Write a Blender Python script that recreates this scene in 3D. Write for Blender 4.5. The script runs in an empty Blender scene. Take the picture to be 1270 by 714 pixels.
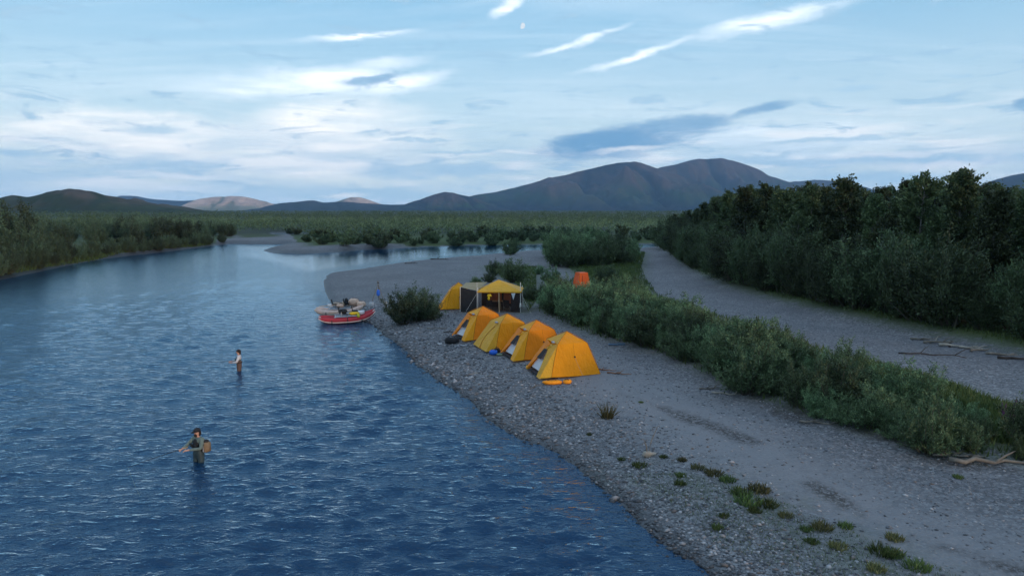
import bpy, bmesh, math, random
import numpy as np
from mathutils import Vector, Matrix, Euler
from math import radians as R, pi, sin, cos, tan, atan2, sqrt

sc = bpy.context.scene
col = sc.collection
rnd = random.Random(11)
rng = np.random.default_rng(11)

# ------------------------------------------------------------------ camera
CAM_H, PITCH, FPX = 8.6, R(6.5), 847.0
cd = bpy.data.cameras.new('camera'); cam = bpy.data.objects.new('camera', cd); col.objects.link(cam)
cam.location = (0, 0, CAM_H); cam.rotation_euler = (R(90) - PITCH, 0, 0)
cd.sensor_width = 36; cd.lens = 36 * FPX / 1270; cd.clip_start = 0.1; cd.clip_end = 80000
sc.camera = cam

SUN_AZ, SUN_EL = R(138), R(3.5)          # clockwise from +Y (the view direction): low, right and a little behind
sun_dir = Vector((sin(SUN_AZ) * cos(SUN_EL), cos(SUN_AZ) * cos(SUN_EL), sin(SUN_EL)))

sc.view_settings.view_transform = 'Standard'; sc.view_settings.look = 'None'
sc.view_settings.exposure = 0.65; sc.view_settings.gamma = 1.0
sc.cycles.use_denoising = True
sc.cycles.max_bounces = 6; sc.cycles.transparent_max_bounces = 16; sc.cycles.volume_bounces = 0
sc.cycles.caustics_reflective = False; sc.cycles.caustics_refractive = False


def ray(px, py):
    f = Vector((0, cos(PITCH), -sin(PITCH))); u = Vector((0, sin(PITCH), cos(PITCH)))
    return f * FPX + Vector((1, 0, 0)) * (px - 635) + u * (357 - py)


def G(px, py, z=0.0):
    """point of the photograph -> point of the ground at height z"""
    d = ray(px, py); t = (z - CAM_H) / d.z
    return (d.x * t, d.y * t)


def azel(px, py):
    d = ray(px, py).normalized()
    return atan2(d.x, d.y), math.asin(d.z)


# ------------------------------------------------------------------ node helper
class NT:
    def __init__(s, nt):
        s.nt = nt; s.n = nt.nodes; s.l = nt.links
    def node(s, t, **kw):
        n = s.n.new(t)
        for k, v in kw.items(): setattr(n, k, v)
        return n
    def set(s, inp, v):
        if v is None: return
        if isinstance(v, bpy.types.NodeSocket): s.l.new(v, inp)
        else:
            try: inp.default_value = v
            except Exception: inp.default_value = (*v, 1) if hasattr(v, '__len__') else (v, v, v)
    def math(s, op, a, b=None, c=None, clamp=False):
        n = s.node('ShaderNodeMath', operation=op, use_clamp=clamp)
        s.set(n.inputs[0], a); s.set(n.inputs[1], b)
        if c is not None: s.set(n.inputs[2], c)
        return n.outputs[0]
    def mix(s, f, a, b, blend='MIX'):
        n = s.node('ShaderNodeMix', data_type='RGBA', blend_type=blend)
        s.set(n.inputs[0], f); s.set(n.inputs[6], a if isinstance(a, bpy.types.NodeSocket) else (*a[:3], 1)); s.set(n.inputs[7], b if isinstance(b, bpy.types.NodeSocket) else (*b[:3], 1))
        return n.outputs[2]
    def noise(s, vec=None, scale=5, detail=4, rough=.55, dist=0.0, out=0, dims='3D'):
        n = s.node('ShaderNodeTexNoise', noise_dimensions=dims)
        if vec is not None: s.set(n.inputs['Vector'], vec)
        n.inputs['Scale'].default_value = scale; n.inputs['Detail'].default_value = detail
        n.inputs['Roughness'].default_value = rough; n.inputs['Distortion'].default_value = dist
        return n.outputs[out]
    def voro(s, vec=None, scale=5, out='Distance', feature='F1'):
        n = s.node('ShaderNodeTexVoronoi', feature=feature)
        if vec is not None: s.set(n.inputs['Vector'], vec)
        n.inputs['Scale'].default_value = scale
        return n.outputs[out]
    def ramp(s, f, lo, hi, a=0.0, b=1.0, smooth=True):
        n = s.node('ShaderNodeMapRange', interpolation_type='SMOOTHSTEP' if smooth else 'LINEAR')
        s.set(n.inputs[0], f)
        for k, v in zip((1, 2, 3, 4), (lo, hi, a, b)): n.inputs[k].default_value = v
        return n.outputs[0]
    def mapping(s, vec, loc=(0, 0, 0), rot=(0, 0, 0), scale=(1, 1, 1), typ='POINT'):
        n = s.node('ShaderNodeMapping', vector_type=typ)
        s.set(n.inputs[0], vec); n.inputs[1].default_value = loc
        n.inputs[2].default_value = rot; n.inputs[3].default_value = scale
        return n.outputs[0]
    def attr(s, name, out='Fac'):
        return s.node('ShaderNodeAttribute', attribute_name=name).outputs[out]
    def bump(s, h, strength=.5, dist=.05, normal=None):
        n = s.node('ShaderNodeBump'); n.inputs['Strength'].default_value = strength
        n.inputs['Distance'].default_value = dist; s.set(n.inputs['Height'], h)
        if normal is not None: s.set(n.inputs['Normal'], normal)
        return n.outputs[0]


def new_mat(name):
    m = bpy.data.materials.new(name); m.use_nodes = True
    t = NT(m.node_tree)
    return m, t, m.node_tree.nodes['Principled BSDF']


def simple(name, c, rough=.7, var=.15, nscale=8, bump=.0, metallic=0.0, spec=.3, translucent=0.0, coord='Object', bdist=.02):
    m, t, p = new_mat(name)
    co = t.node('ShaderNodeTexCoord').outputs[coord]
    n = t.noise(co, nscale, 5)
    k = t.ramp(n, .25, .75, 1 - var, 1 + var, False)
    hsv = t.node('ShaderNodeHueSaturation'); hsv.inputs['Color'].default_value = (*c, 1); t.set(hsv.inputs['Value'], k)
    t.set(p.inputs['Base Color'], hsv.outputs[0]); p.inputs['Roughness'].default_value = rough
    p.inputs['Metallic'].default_value = metallic; p.inputs['Specular IOR Level'].default_value = spec
    if bump:
        b = t.bump(t.noise(co, nscale * 3, 4), bump, bdist); t.set(p.inputs['Normal'], b)
    if translucent:
        tr = t.node('ShaderNodeBsdfTranslucent'); t.set(tr.inputs[0], hsv.outputs[0])
        mx = t.node('ShaderNodeMixShader'); mx.inputs[0].default_value = translucent
        t.l.new(p.outputs[0], mx.inputs[1]); t.l.new(tr.outputs[0], mx.inputs[2])
        t.l.new(mx.outputs[0], t.n['Material Output'].inputs[0])
    return m


# ------------------------------------------------------------------ world: sky with clouds
w = bpy.data.worlds.new('World'); sc.world = w; w.use_nodes = True
t = NT(w.node_tree)
bg = w.node_tree.nodes['Background']
SKY_S = 0.12
sky = t.node('ShaderNodeTexSky', sky_type='NISHITA')
sky.sun_disc = False; sky.sun_elevation = SUN_EL; sky.sun_rotation = SUN_AZ
sky.altitude = 0; sky.air_density = 1.0; sky.dust_density = 0.6; sky.ozone_density = 2.0
gen = t.node('ShaderNodeTexCoord').outputs['Generated']
sep = t.node('ShaderNodeSeparateXYZ'); t.l.new(gen, sep.inputs[0])
az = t.math('ARCTAN2', sep.outputs[0], sep.outputs[1])
el = t.math('ARCSINE', sep.outputs[2])
cmb = t.node('ShaderNodeCombineXYZ'); t.l.new(az, cmb.inputs[0]); t.l.new(el, cmb.inputs[1])
AE = cmb.outputs[0]
# the distances of a flat cloud layer, for clouds over the whole sky
zc = t.math('ADD', t.math('MAXIMUM', sep.outputs[2], 0.0), 0.10)
pl = t.node('ShaderNodeCombineXYZ')
t.l.new(t.math('DIVIDE', sep.outputs[0], zc), pl.inputs[0]); t.l.new(t.math('DIVIDE', sep.outputs[1], zc), pl.inputs[1])
PL = pl.outputs[0]


def warped(amount, wscale):
    wn = t.noise(t.mapping(AE, scale=(1, 2.2, 1)), wscale, 4, .6, out=1)
    off = t.node('ShaderNodeVectorMath', operation='MULTIPLY_ADD')
    t.set(off.inputs[0], wn); off.inputs[1].default_value = (amount * 2, amount * 2, 0); off.inputs[2].default_value = (-amount, -amount, 0)
    ad = t.node('ShaderNodeVectorMath', operation='ADD'); t.set(ad.inputs[0], AE); t.set(ad.inputs[1], off.outputs[0])
    return ad.outputs[0]


WARPS = {'fine': warped(.009, 22), 'wide': warped(.022, 11)}


def stroke(px0, py0, px1, py1, wpx, soft=1.0, warp=.012, wscale=14, curve=0.0):
    """a cloud streak between two directions of the sky, ragged at its edges"""
    a0, e0 = azel(px0, py0); a1, e1 = azel(px1, py1)
    ang = atan2(e1 - e0, a1 - a0); L = sqrt((a1 - a0) ** 2 + (e1 - e0) ** 2) / 2; W = wpx / FPX
    v = t.mapping(WARPS['fine' if warp < .011 else 'wide'], loc=((a0 + a1) / 2, (e0 + e1) / 2, 0), rot=(0, 0, ang), scale=(L, W, 1), typ='TEXTURE')
    if curve:
        s2 = t.node('ShaderNodeSeparateXYZ'); t.l.new(v, s2.inputs[0])
        yy = t.math('SUBTRACT', s2.outputs[1], t.math('MULTIPLY', t.math('POWER', t.math('ADD', s2.outputs[0], 1.0), 2.0), curve))
        c2 = t.node('ShaderNodeCombineXYZ'); t.l.new(s2.outputs[0], c2.inputs[0]); t.l.new(yy, c2.inputs[1]); v = c2.outputs[0]
    ln = t.node('ShaderNodeVectorMath', operation='LENGTH'); t.l.new(v, ln.inputs[0])
    return t.ramp(ln.outputs['Value'], 1.0, max(0.0, 1 - soft), 0, 1)


def over(base, colr, fac): return t.mix(fac, base, colr)


c = t.node('ShaderNodeHueSaturation'); t.l.new(sky.outputs[0], c.inputs['Color'])
c.inputs['Saturation'].default_value = 0.9; c.inputs['Value'].default_value = 1.0
K = 1.0 / SKY_S
W1 = tuple(K * x for x in (.82, .88, .93)); WC = tuple(K * x for x in (.88, .87, .84)); W2 = tuple(K * x for x in (.75, .77, .78)); GB = tuple(K * x for x in (.33, .49, .61)); DB = tuple(K * x for x in (.12, .27, .44))
BL = tuple(K * x for x in (.235, .475, .68)); LO = tuple(K * x for x in (.66, .79, .84)); ZE = tuple(K * x for x in (.17, .35, .66))
# thin veil: the air between the clouds is milky blue, paler towards the horizon
g = t.ramp(el, 0.0, .32)
veil = t.mix(t.ramp(el, .24, .95), t.mix(g, LO, BL), ZE)
b = over(c.outputs[0], veil, .74)
# high cirrus, streaked; thickened overhead, out of view, to brighten and whiten the light
ci = t.noise(t.mapping(PL, rot=(0, 0, R(28)), scale=(.35, 1.5, 1)), 1.1, 8, .62, .6)
cim = t.math('MULTIPLY', t.ramp(ci, .42, .64), t.ramp(el, .02, .12))
b = over(b, W1, t.math('MULTIPLY', cim, t.ramp(el, .25, .6, .16, .85)))
# strokes: cirrus
st = t.noise(t.mapping(AE, rot=(0, 0, R(-12)), scale=(6, 46, 1)), 1.0, 6, .6, .8)
def ragged(shape, n, amt, lo=.30, hi=.75): return t.ramp(t.math('ADD', shape, t.math('MULTIPLY', t.math('SUBTRACT', n, .5), amt)), lo, hi)
for a in [(820, 52, 1100, -8, 13, 1, .006, 14, 0), (600, 24, 660, -8, 10, .9, .006, 14, 0), (280, 112, 560, 66, 13, .9, .008, 12, 0),
          (430, 116, 580, 88, 14, 1, .01, 12, 0), (690, 96, 900, 52, 7, 1, .006, 12, .8), (630, 76, 805, 42, 6, 1, .006, 12, .8),
          (150, 100, 560, 100, 22, 1, .02, 9, 0), (-80, 168, 320, 160, 34, .6, .02, 9, 0), (100, 178, 620, 170, 30, .8, .02, 9, 0), (240, 165, 560, 140, 36, .8, .02, 9, 0),
          (120, 200, 620, 205, 32, 1, .02, 9, 0), (350, 52, 540, 36, 6, 1, .01, 12, 0), (620, 175, 1300, 168, 30, 1, .02, 9, 0)]:
    b = over(b, WC if a[1] > 135 and a[0] < 400 else W1, t.math('MULTIPLY', t.math('MULTIPLY', stroke(*a), t.ramp(st, .28, .66, .35, 1.2)), .92))
# low stratus bands near the horizon: grey blue with pale pinkish tops
lb = t.noise(t.mapping(AE, scale=(3.2, 22, 1)), 1.6, 7, .6, .5)
band = t.math('MULTIPLY', t.ramp(el, .165, .06), t.ramp(lb, .40, .60))
b = over(b, GB, t.math('MULTIPLY', band, .62))
lb2 = t.noise(t.mapping(AE, loc=(3, 1, 0), scale=(4, 34, 1)), 1.5, 7, .6, .6)
b = over(b, W2, t.math('MULTIPLY', t.math('MULTIPLY', t.ramp(el, .17, .08), t.ramp(lb2, .5, .68)), .75))
hz = t.ramp(el, .05, -.005)
b = over(b, tuple(K * x for x in (.34, .50, .68)), t.math('MULTIPLY', hz, .7))
# dark flat clouds
dn = t.noise(t.mapping(AE, rot=(0, 0, R(-6)), scale=(9, 42, 1)), 1.3, 8, .66, .7)
for a in [(600, 196, 900, 176, 22, 1, .02, 16, 0), (640, 186, 840, 160, 24, .9, .02, 16, 0), (640, 186, 840, 160, 21, .7, .008, 16, 0), (740, 168, 950, 143, 18, .7, .008, 16, 0), (650, 178, 900, 168, 15, .7, .008, 16, 0), (880, 152, 1010, 119, 9, .8, .006, 22, 0), (392, 108, 520, 90, 9, .9, .006, 20, 0),
          (1015, 114, 1110, 106, 6, .8, .006, 22, 0), (1250, 128, 1300, 134, 10, .7, .006, 22, 0), (130, 158, 255, 162, 8, .9, .008, 22, 0), (-30, 190, 60, 190, 7, .9, .008, 22, 0),
          (1160, 92, 1215, 93, 4, 1, .005, 22, 0), (600, 116, 660, 111, 3, 1, .004, 22, 0), (430, 166, 490, 160, 4, 1, .005, 22, 0)]:
    b = over(b, DB if a[4] > 8 else GB, t.math('MULTIPLY', ragged(stroke(*a), dn, 1.5, .05, 1.1), .8))
for a in [(330, 222, 760, 200, 16, .8, .014, 14, 0), (760, 205, 1330, 182, 13, .8, .012, 14, 0), (880, 178, 1180, 166, 5, .8, .008, 14, 0), (200, 236, 700, 240, 14, .9, .012, 12, 0),
          (100, 200, 330, 206, 12, 1, .014, 14, 0), (900, 222, 1330, 216, 10, .9, .01, 14, 0), (480, 190, 640, 186, 4, .9, .01, 18, 0), (440, 176, 600, 172, 3, .9, .006, 18, 0)]:
    b = over(b, GB, t.math('MULTIPLY', ragged(stroke(*a), dn, 1.8, .12, 1.05), .8))
for a in [(120, 212, 330, 222, 6, 1, .012, 18, 0), (700, 190, 860, 178, 5, 1, .008, 18, 0), (385, 244, 470, 240, 5, 1, .008, 18, 0), (960, 196, 1270, 186, 4, 1, .01, 18, 0), (600, 205, 680, 205, 7, 1, .01, 18, 0), (1050, 206, 1300, 202, 7, 1, .01, 14, 0)]:
    b = over(b, W2, t.math('MULTIPLY', stroke(*a), .7))
t.set(bg.inputs[0], b); bg.inputs[1].default_value = SKY_S

sd = bpy.data.lights.new('sun', 'SUN'); sd.energy = 2.3; sd.angle = R(8); sd.color = (1, .74, .55)
so = bpy.data.objects.new('sun', sd); col.objects.link(so)
so.rotation_euler = (-sun_dir).to_track_quat('-Z', 'Y').to_euler()


# ------------------------------------------------------------------ mesh helpers
def tag(o, label=None, cat=None, group=None, kind=None):
    if label: o['label'] = label
    if cat: o['category'] = cat
    if group: o['group'] = group
    if kind: o['kind'] = kind
    return o


def np_mesh(name, V, F, mat=None, smooth=False, attrs=None):
    """V (n,3), F (m,k) arrays -> mesh data"""
    me = bpy.data.meshes.new(name)
    V = np.asarray(V, np.float32); F = np.asarray(F, np.int32); k = F.shape[1]; m = len(F)
    me.vertices.add(len(V)); me.vertices.foreach_set('co', V.ravel())
    me.loops.add(m * k); me.loops.foreach_set('vertex_index', F.ravel())
    me.polygons.add(m); me.polygons.foreach_set('loop_start', np.arange(0, m * k, k, dtype=np.int32))
    me.polygons.foreach_set('loop_total', np.full(m, k, np.int32))
    me.update(calc_edges=True)
    if smooth: me.polygons.foreach_set('use_smooth', np.ones(m, bool))
    for an, (dom, arr) in (attrs or {}).items():
        a = me.attributes.new(an, 'FLOAT', dom); a.data.foreach_set('value', np.asarray(arr, np.float32).ravel())
    if mat: me.materials.append(mat)
    me.validate()
    return me


def link(name, me, parent=None, loc=None, rot=None, scale=None):
    o = bpy.data.objects.new(name, me); col.objects.link(o)
    if parent is not None: o.parent = parent
    if loc is not None: o.location = loc
    if rot is not None: o.rotation_euler = rot
    if scale is not None: o.scale = scale if hasattr(scale, '__len__') else (scale,) * 3
    return o


def empty(name, loc, rz=0, **kw):
    o = bpy.data.objects.new(name, None); col.objects.link(o); o.empty_display_size = .2
    o.location = loc; o.rotation_euler = (0, 0, rz); return tag(o, **kw)


class MB:
    """collects simple shapes into one mesh"""
    def __init__(s): s.v = []; s.f = []
    def add(s, vs, fs):
        b = len(s.v); s.v += [tuple(v) for v in vs]; s.f += [tuple(i + b for i in f) for f in fs]; return s
    def box(s, c, d, rot=None, taper=1.0, bev=0.0):
        hx, hy, hz = d[0] / 2, d[1] / 2, d[2] / 2
        b = min(hx, hy, hz) * .35 if bev == 0 else bev
        vs = []; 
        for z, k in ((-hz, 0), (-hz + b, 1), (hz - b, 1), (hz, 0)):
            tp = taper if z > 0 else 1
            ix = (hx - (0 if k else b)) * tp; iy = (hy - (0 if k else b)) * tp
            for (sx, sy) in ((1, 1), (-1, 1), (-1, -1), (1, -1)): vs.append(Vector((sx * ix, sy * iy, z)))
        if rot: E = Euler(rot).to_matrix(); vs = [E @ v for v in vs]
        vs = [v + Vector(c) for v in vs]
        fs = [(3, 2, 1, 0), (12, 13, 14, 15)]
        for l in range(3):
            for i in range(4): fs.append((l * 4 + i, l * 4 + (i + 1) % 4, l * 4 + 4 + (i + 1) % 4, l * 4 + 4 + i))
        return s.add(vs, fs)
    def tube(s, pts, rad, n=6, cap=True):
        pts = [Vector(p) for p in pts]; m = len(pts)
        if not hasattr(rad, '__len__'): rad = [rad] * m
        vs = []
        for i, p in enumerate(pts):
            d = (pts[min(i + 1, m - 1)] - pts[max(i - 1, 0)]).normalized()
            a = d.cross(Vector((0, 0, 1)) if abs(d.z) < .95 else Vector((1, 0, 0))).normalized(); bb = d.cross(a)
            for k in range(n):
                th = 2 * pi * k / n; vs.append(p + (a * cos(th) + bb * sin(th)) * rad[i])
        fs = []
        for i in range(m - 1):
            for k in range(n): fs.append((i * n + k, i * n + (k + 1) % n, (i + 1) * n + (k + 1) % n, (i + 1) * n + k))
        if cap: fs += [tuple(range(n))[::-1], tuple(range((m - 1) * n, m * n))]
        return s.add(vs, fs)
    def panel(s, p00, p10, p11, p01, n=6, sag=0.0, dirn=None):
        p00, p10, p11, p01 = map(Vector, (p00, p10, p11, p01))
        nm = (p10 - p00).cross(p01 - p00)
        if nm.length < 1e-6: nm = (p11 - p00).cross(p01 - p00)
        nm = Vector(dirn) if dirn else nm.normalized()
        vs = []
        for j in range(n + 1):
            for i in range(n + 1):
                u, v = i / n, j / n
                p = (p00 * (1 - u) + p10 * u) * (1 - v) + (p01 * (1 - u) + p11 * u) * v
                vs.append(p - nm * sag * 16 * u * (1 - u) * v * (1 - v) * .25 * 4 * .25)
        q = n + 1
        return s.add(vs, [(j * q + i, j * q + i + 1, (j + 1) * q + i + 1, (j + 1) * q + i) for j in range(n) for i in range(n)])
    def blob(s, c, r, seed=0, n=8, m=6, rough=.15, rot=None, sq=0.0):
        rr = random.Random(seed); vs = []; E = Euler(rot).to_matrix() if rot else Matrix.Identity(3)
        for j in range(m + 1):
            ph = -pi / 2 + pi * j / m
            for i in range(n):
                th = 2 * pi * i / n; k = 1 + rr.uniform(-rough, rough) * (0 if j in (0, m) else 1)
                d = Vector((cos(th) * cos(ph), sin(th) * cos(ph), sin(ph)))
                if sq:
                    mx = max(abs(d.x), abs(d.y), abs(d.z)); d = d * (1 - sq) + d / mx * sq * .8
                vs.append(E @ Vector((d.x * r[0] * k, d.y * r[1] * k, d.z * r[2] * k)) + Vector(c))
        return s.add(vs, [(j * n + i, j * n + (i + 1) % n, (j + 1) * n + (i + 1) % n, (j + 1) * n + i) for j in range(m) for i in range(n)])
    def build(s, name, mat, parent=None, smooth=False, **kw):
        me = bpy.data.meshes.new(name); me.from_pydata([tuple(v) for v in s.v], [], s.f); me.materials.append(mat)
        bm = bmesh.new(); bm.from_mesh(me); bmesh.ops.remove_doubles(bm, verts=bm.verts, dist=1e-5)
        bmesh.ops.recalc_face_normals(bm, faces=bm.faces); bm.to_mesh(me); bm.free()
        if smooth: me.polygons.foreach_set('use_smooth', [True] * len(me.polygons))
        return link(name, me, parent, **kw)


def value_noise(x, y, scale, seed):
    """smooth noise 0..1 on numpy arrays"""
    x = np.asarray(x) / scale + seed * 17.31; y = np.asarray(y) / scale + seed * 9.77
    xi = np.floor(x).astype(np.int64); yi = np.floor(y).astype(np.int64); fx = x - xi; fy = y - yi
    fx = fx * fx * (3 - 2 * fx); fy = fy * fy * (3 - 2 * fy)
    def h(i, j):
        n = (i * 374761393 + j * 668265263 + seed * 974711) & 0x7fffffff
        n = ((n ^ (n >> 13)) * 1274126177) & 0x7fffffff
        return ((n ^ (n >> 16)) & 0xffff) / 65535.0
    return (h(xi, yi) * (1 - fx) + h(xi + 1, yi) * fx) * (1 - fy) + (h(xi, yi + 1) * (1 - fx) + h(xi + 1, yi + 1) * fx) * fy


def fbm(x, y, scale, seed, octs=4, gain=.5):
    s = 0; a = 1; tt = 0
    for o in range(octs): s = s + a * value_noise(x, y, scale / 2 ** o, seed + o); tt += a; a *= gain
    return s / tt


# ------------------------------------------------------------------ plan of the valley
def poly(px, z=0.0): return [G(*p, z) if len(p) == 2 else (p[0], p[1]) for p in px]   # (px,py) or (X,Y,'w')


SHORE_BAR = [(412, 338), (405, 344), (401, 350), (402, 357), (405, 366), (410, 374), (424, 386), (444, 395), (462, 403), (478, 415), (500, 435), (530, 460), (570, 490), (610, 520), (650, 542), (690, 558), (718, 575), (745, 600), (780, 627), (815, 660), (860, 693), (890, 714)]
MAIN = [(-95, -80, 'w'), (-88, 20, 'w'), (-76, 58, 'w'), (0, 347), (60, 334), (110, 324), (150, 318), (200, 313), (240, 308), (262, 305), (285, 302.5), (320, 303), (358, 303), (362, 304.5), (345, 306.5), (330, 309), (326, 311), (340, 314), (375, 315), (420, 312.5), (450, 310), (480, 309), (520, 306.5), (560, 305), (610, 304), (665, 303.8), (740, 303.2), (800, 302.8), (818, 303.2),
        (812, 306), (790, 308.5), (740, 309), (690, 310), (655, 311), (620, 314), (590, 317), (560, 319), (500, 325), (450, 333)] + SHORE_BAR + [(7.2, 8, 'w'), (10, 0, 'w'), (14, -15, 'w'), (22, -80, 'w')]
MAIN = poly(MAIN)
POND = poly([(340, 290), (372, 290), (374, 293), (342, 293.4)])


def seg_dist(x, y, P, closed=True):
    d = np.full(x.shape, 1e9); n = len(P)
    for i in range(n if closed else n - 1):
        (ax, ay), (bx, by) = P[i], P[(i + 1) % n]
        ex, ey = bx - ax, by - ay; tt = np.clip(((x - ax) * ex + (y - ay) * ey) / (ex * ex + ey * ey + 1e-9), 0, 1)
        d = np.minimum(d, (x - ax - tt * ex) ** 2 + (y - ay - tt * ey) ** 2)
    return np.sqrt(d)


def inside(x, y, P):
    r = np.zeros(x.shape, bool); n = len(P)
    for i in range(n):
        (ax, ay), (bx, by) = P[i], P[(i + 1) % n]
        c_ = ((ay > y) != (by > y)) & (x < (bx - ax) * (y - ay) / (by - ay + 1e-12) + ax)
        r ^= c_
    return r


def sd(x, y, P):           # positive inside
    d = seg_dist(x, y, P); return np.where(inside(x, y, P), d, -d)


STRIP = poly([(664, 384), (690, 396), (735, 414), (780, 424), (830, 442), (880, 462), (930, 485), (980, 505), (1040, 522), (1100, 541), (1180, 560), (1290, 574), (1400, 600), (1500, 560), (1290, 522), (1230, 506), (1150, 478), (1060, 448), (985, 420), (925, 400), (860, 382), (815, 366), (800, 345), (790, 318), (740, 330), (700, 352), (680, 366)], .8)
FOREST = poly([(822, 308), (838, 320), (860, 338), (900, 356), (960, 374), (1040, 393), (1100, 405), (1180, 422), (1275, 441), (1400, 469), (1700, 526)], .8) + [(120, 10), (600, 40), (900, 700), (150, 400), G(835, 300)]
LEFTB = [(-400, 10), (-95, 15), (-79, 55)] + poly([(-4, 344), (56, 332), (106, 322), (146, 316), (196, 311), (236, 306), (262, 302), (285, 299), (270, 290)]) + [(-180, 340), (-500, 330)]
GREEN = [poly([(690, 318), (800, 312), (792, 345), (770, 352), (720, 345)], .8), poly([(1060, 448), (1150, 470), (1235, 500), (1290, 520), (1290, 560), (1200, 545), (1110, 500)], .8),
         poly([(380, 311), (450, 307), (520, 304), (640, 302.5), (800, 301.5), (800, 296), (640, 297), (500, 299), (380, 304)]),
         poly([(300, 299), (345, 297), (350, 293), (290, 294)]), poly([(600, 330), (665, 330), (665, 372), (655, 385), (640, 352)], .8)]
TRACK = poly([(640, 405), (700, 440), (760, 470), (840, 500), (920, 545), (1000, 590), (1100, 640), (1200, 672), (1300, 705)], .8)
DEBRIS = [poly([(770, 478), (830, 498), (890, 520), (930, 538)], .8), poly([(1010, 590), (1090, 632), (1180, 664), (1260, 690)], .8),
          poly([(1040, 540), (1090, 556)], .8), poly([(1020, 524), (960, 506)], .8), poly([(900, 470), (960, 500), (1060, 530), (1180, 566), (1280, 578)], .8)]


def ground_z(x, y, full=False):
    x = np.asarray(x, float); y = np.asarray(y, float)
    r = np.hypot(x, y)
    near = r < 900
    dw = np.full(x.shape, -800.0)
    if near.any():
        a = sd(x[near], y[near], MAIN); b_ = sd(x[near], y[near], POND); dw[near] = np.maximum(a, b_)
    # ragged waterline
    wob = (fbm(x, y, 3.0, 3, 3) - .5) * 1.1 + (fbm(x, y, 14, 5, 2) - .5) * 1.2
    wob = wob * np.clip(r / 30, .35, 1.0)
    dl = -dw + wob * .55
    bank = (x < -25)
    land = np.where(bank, np.clip(dl * .3, 0, .9), 0.75 * (1 - np.exp(-np.clip(dl, 0, 99) / 5.5)))
    z = np.where(dl > 0, land, np.clip(dl * .16, -.62, 0))
    fo = np.zeros(x.shape); st_ = np.zeros(x.shape)
    if near.any():
        fo[near] = np.clip((sd(x[near], y[near], FOREST) + 1.0) / 2.5, 0, 1)
        st_[near] = np.clip((sd(x[near], y[near], STRIP) + .8) / 2.5, 0, 1)
    z = z + fo * .5 * (dl > 0) + st_ * .28 * (dl > 0)
    z = z + np.where(dl > .6, (fbm(x, y, 7, 9, 3) - .5) * .22 + (fbm(x, y, 1.2, 12, 3) - .5) * .06, 0)
    z = np.where(dl > 0, np.maximum(z, .02 + np.clip(dl, 0, 3) * .04), z)
    z = np.where(r > 400, .9 + (fbm(x, y, 400, 21, 3) - .5) * np.clip((r - 400) / 400, 0, 1) * 1.5, z)
    return (z, dl, fo, st_) if full else z


def gz(x, y): return float(ground_z(np.array([x]), np.array([y]))[0])


def on(px, py):
    """photograph point -> 3D point standing on the terrain"""
    z = .6
    for _ in range(4): x, y = G(px, py, z); z = gz(x, y)
    return Vector((x, y, z))


def polar(th0, th1, nth, r0, r1, nr, extra_th=None):
    th = np.radians(np.linspace(th0, th1, nth))
    if extra_th is not None: th = np.radians(np.concatenate([extra_th[0], np.degrees(th), extra_th[1]]))
    rr = np.geomspace(r0, r1, nr)
    T, RR = np.meshgrid(th, rr)
    x = (RR * np.sin(T)).ravel(); y = (RR * np.cos(T)).ravel(); n = len(th)
    j, i = np.meshgrid(np.arange(nr - 1), np.arange(n - 1), indexing='ij'); a = (j * n + i).ravel()
    return x, y, np.stack([a, a + n, a + n + 1, a + 1], 1)[:, ::-1], n


# ------------------------------------------------------------------ ground
m_ground, t, p = new_mat('river_gravel')
pos = t.node('ShaderNodeNewGeometry').outputs['Position']
sand, grass, dark, wet = t.attr('sand'), t.attr('grass'), t.attr('dark'), t.attr('wet')
vc = t.node('ShaderNodeTexVoronoi'); t.l.new(pos, vc.inputs['Vector']); vc.inputs['Scale'].default_value = 12
vbw = t.node('ShaderNodeSeparateColor'); t.l.new(vc.outputs['Color'], vbw.inputs[0])
vc2 = t.node('ShaderNodeTexVoronoi'); t.l.new(pos, vc2.inputs['Vector']); vc2.inputs['Scale'].default_value = 4.5
vb2 = t.node('ShaderNodeSeparateColor'); t.l.new(vc2.outputs['Color'], vb2.inputs[0])
k = t.math('ADD', t.math('MULTIPLY', t.math('POWER', vbw.outputs[0], 2.0), .8), t.math('MULTIPLY', t.math('POWER', vb2.outputs[1], 5.0), .22))
stone = t.mix(k, (.085, .09, .098), (.33, .335, .34))
stone = t.mix(t.math('MULTIPLY', vbw.outputs[1], .25), stone, (.16, .13, .11))
big = t.noise(pos, .12, 6, .6)
stone = t.mix(t.ramp(big, .38, .66, 0, .45), stone, (.09, .092, .10))
fine = t.mix(t.noise(pos, 9, 6, .7), (.145, .145, .152), (.26, .255, .255))
cg = t.mix(t.math('MULTIPLY', sand, t.ramp(t.noise(pos, 1.3, 5, .6), .25, .6, .55, 1.0)), stone, fine)
cg = t.mix(t.math('MULTIPLY', dark, t.ramp(t.noise(pos, 8.0, 7, .8), .40, .56, 0, .9)), cg, (.038, .032, .028))
gcol = t.mix(t.attr('far'), t.mix(t.noise(pos, .7, 6, .7), (.030, .048, .014), (.085, .12, .032)), t.mix(t.noise(pos, .02, 6, .7), (.014, .023, .013), (.028, .042, .022)))
gm = t.math('MULTIPLY', grass, t.ramp(t.math('ADD', t.noise(pos, 1.6, 6, .7), t.math('MULTIPLY', grass, .25)), .45, .62))
cg = t.mix(gm, cg, gcol)
cg = t.mix(t.math('MULTIPLY', wet, .72), cg, (.012, .014, .018))
t.set(p.inputs['Base Color'], cg)
t.set(p.inputs['Roughness'], t.math('SUBTRACT', .9, t.math('MULTIPLY', wet, .45)))
p.inputs['Specular IOR Level'].default_value = .3
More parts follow.
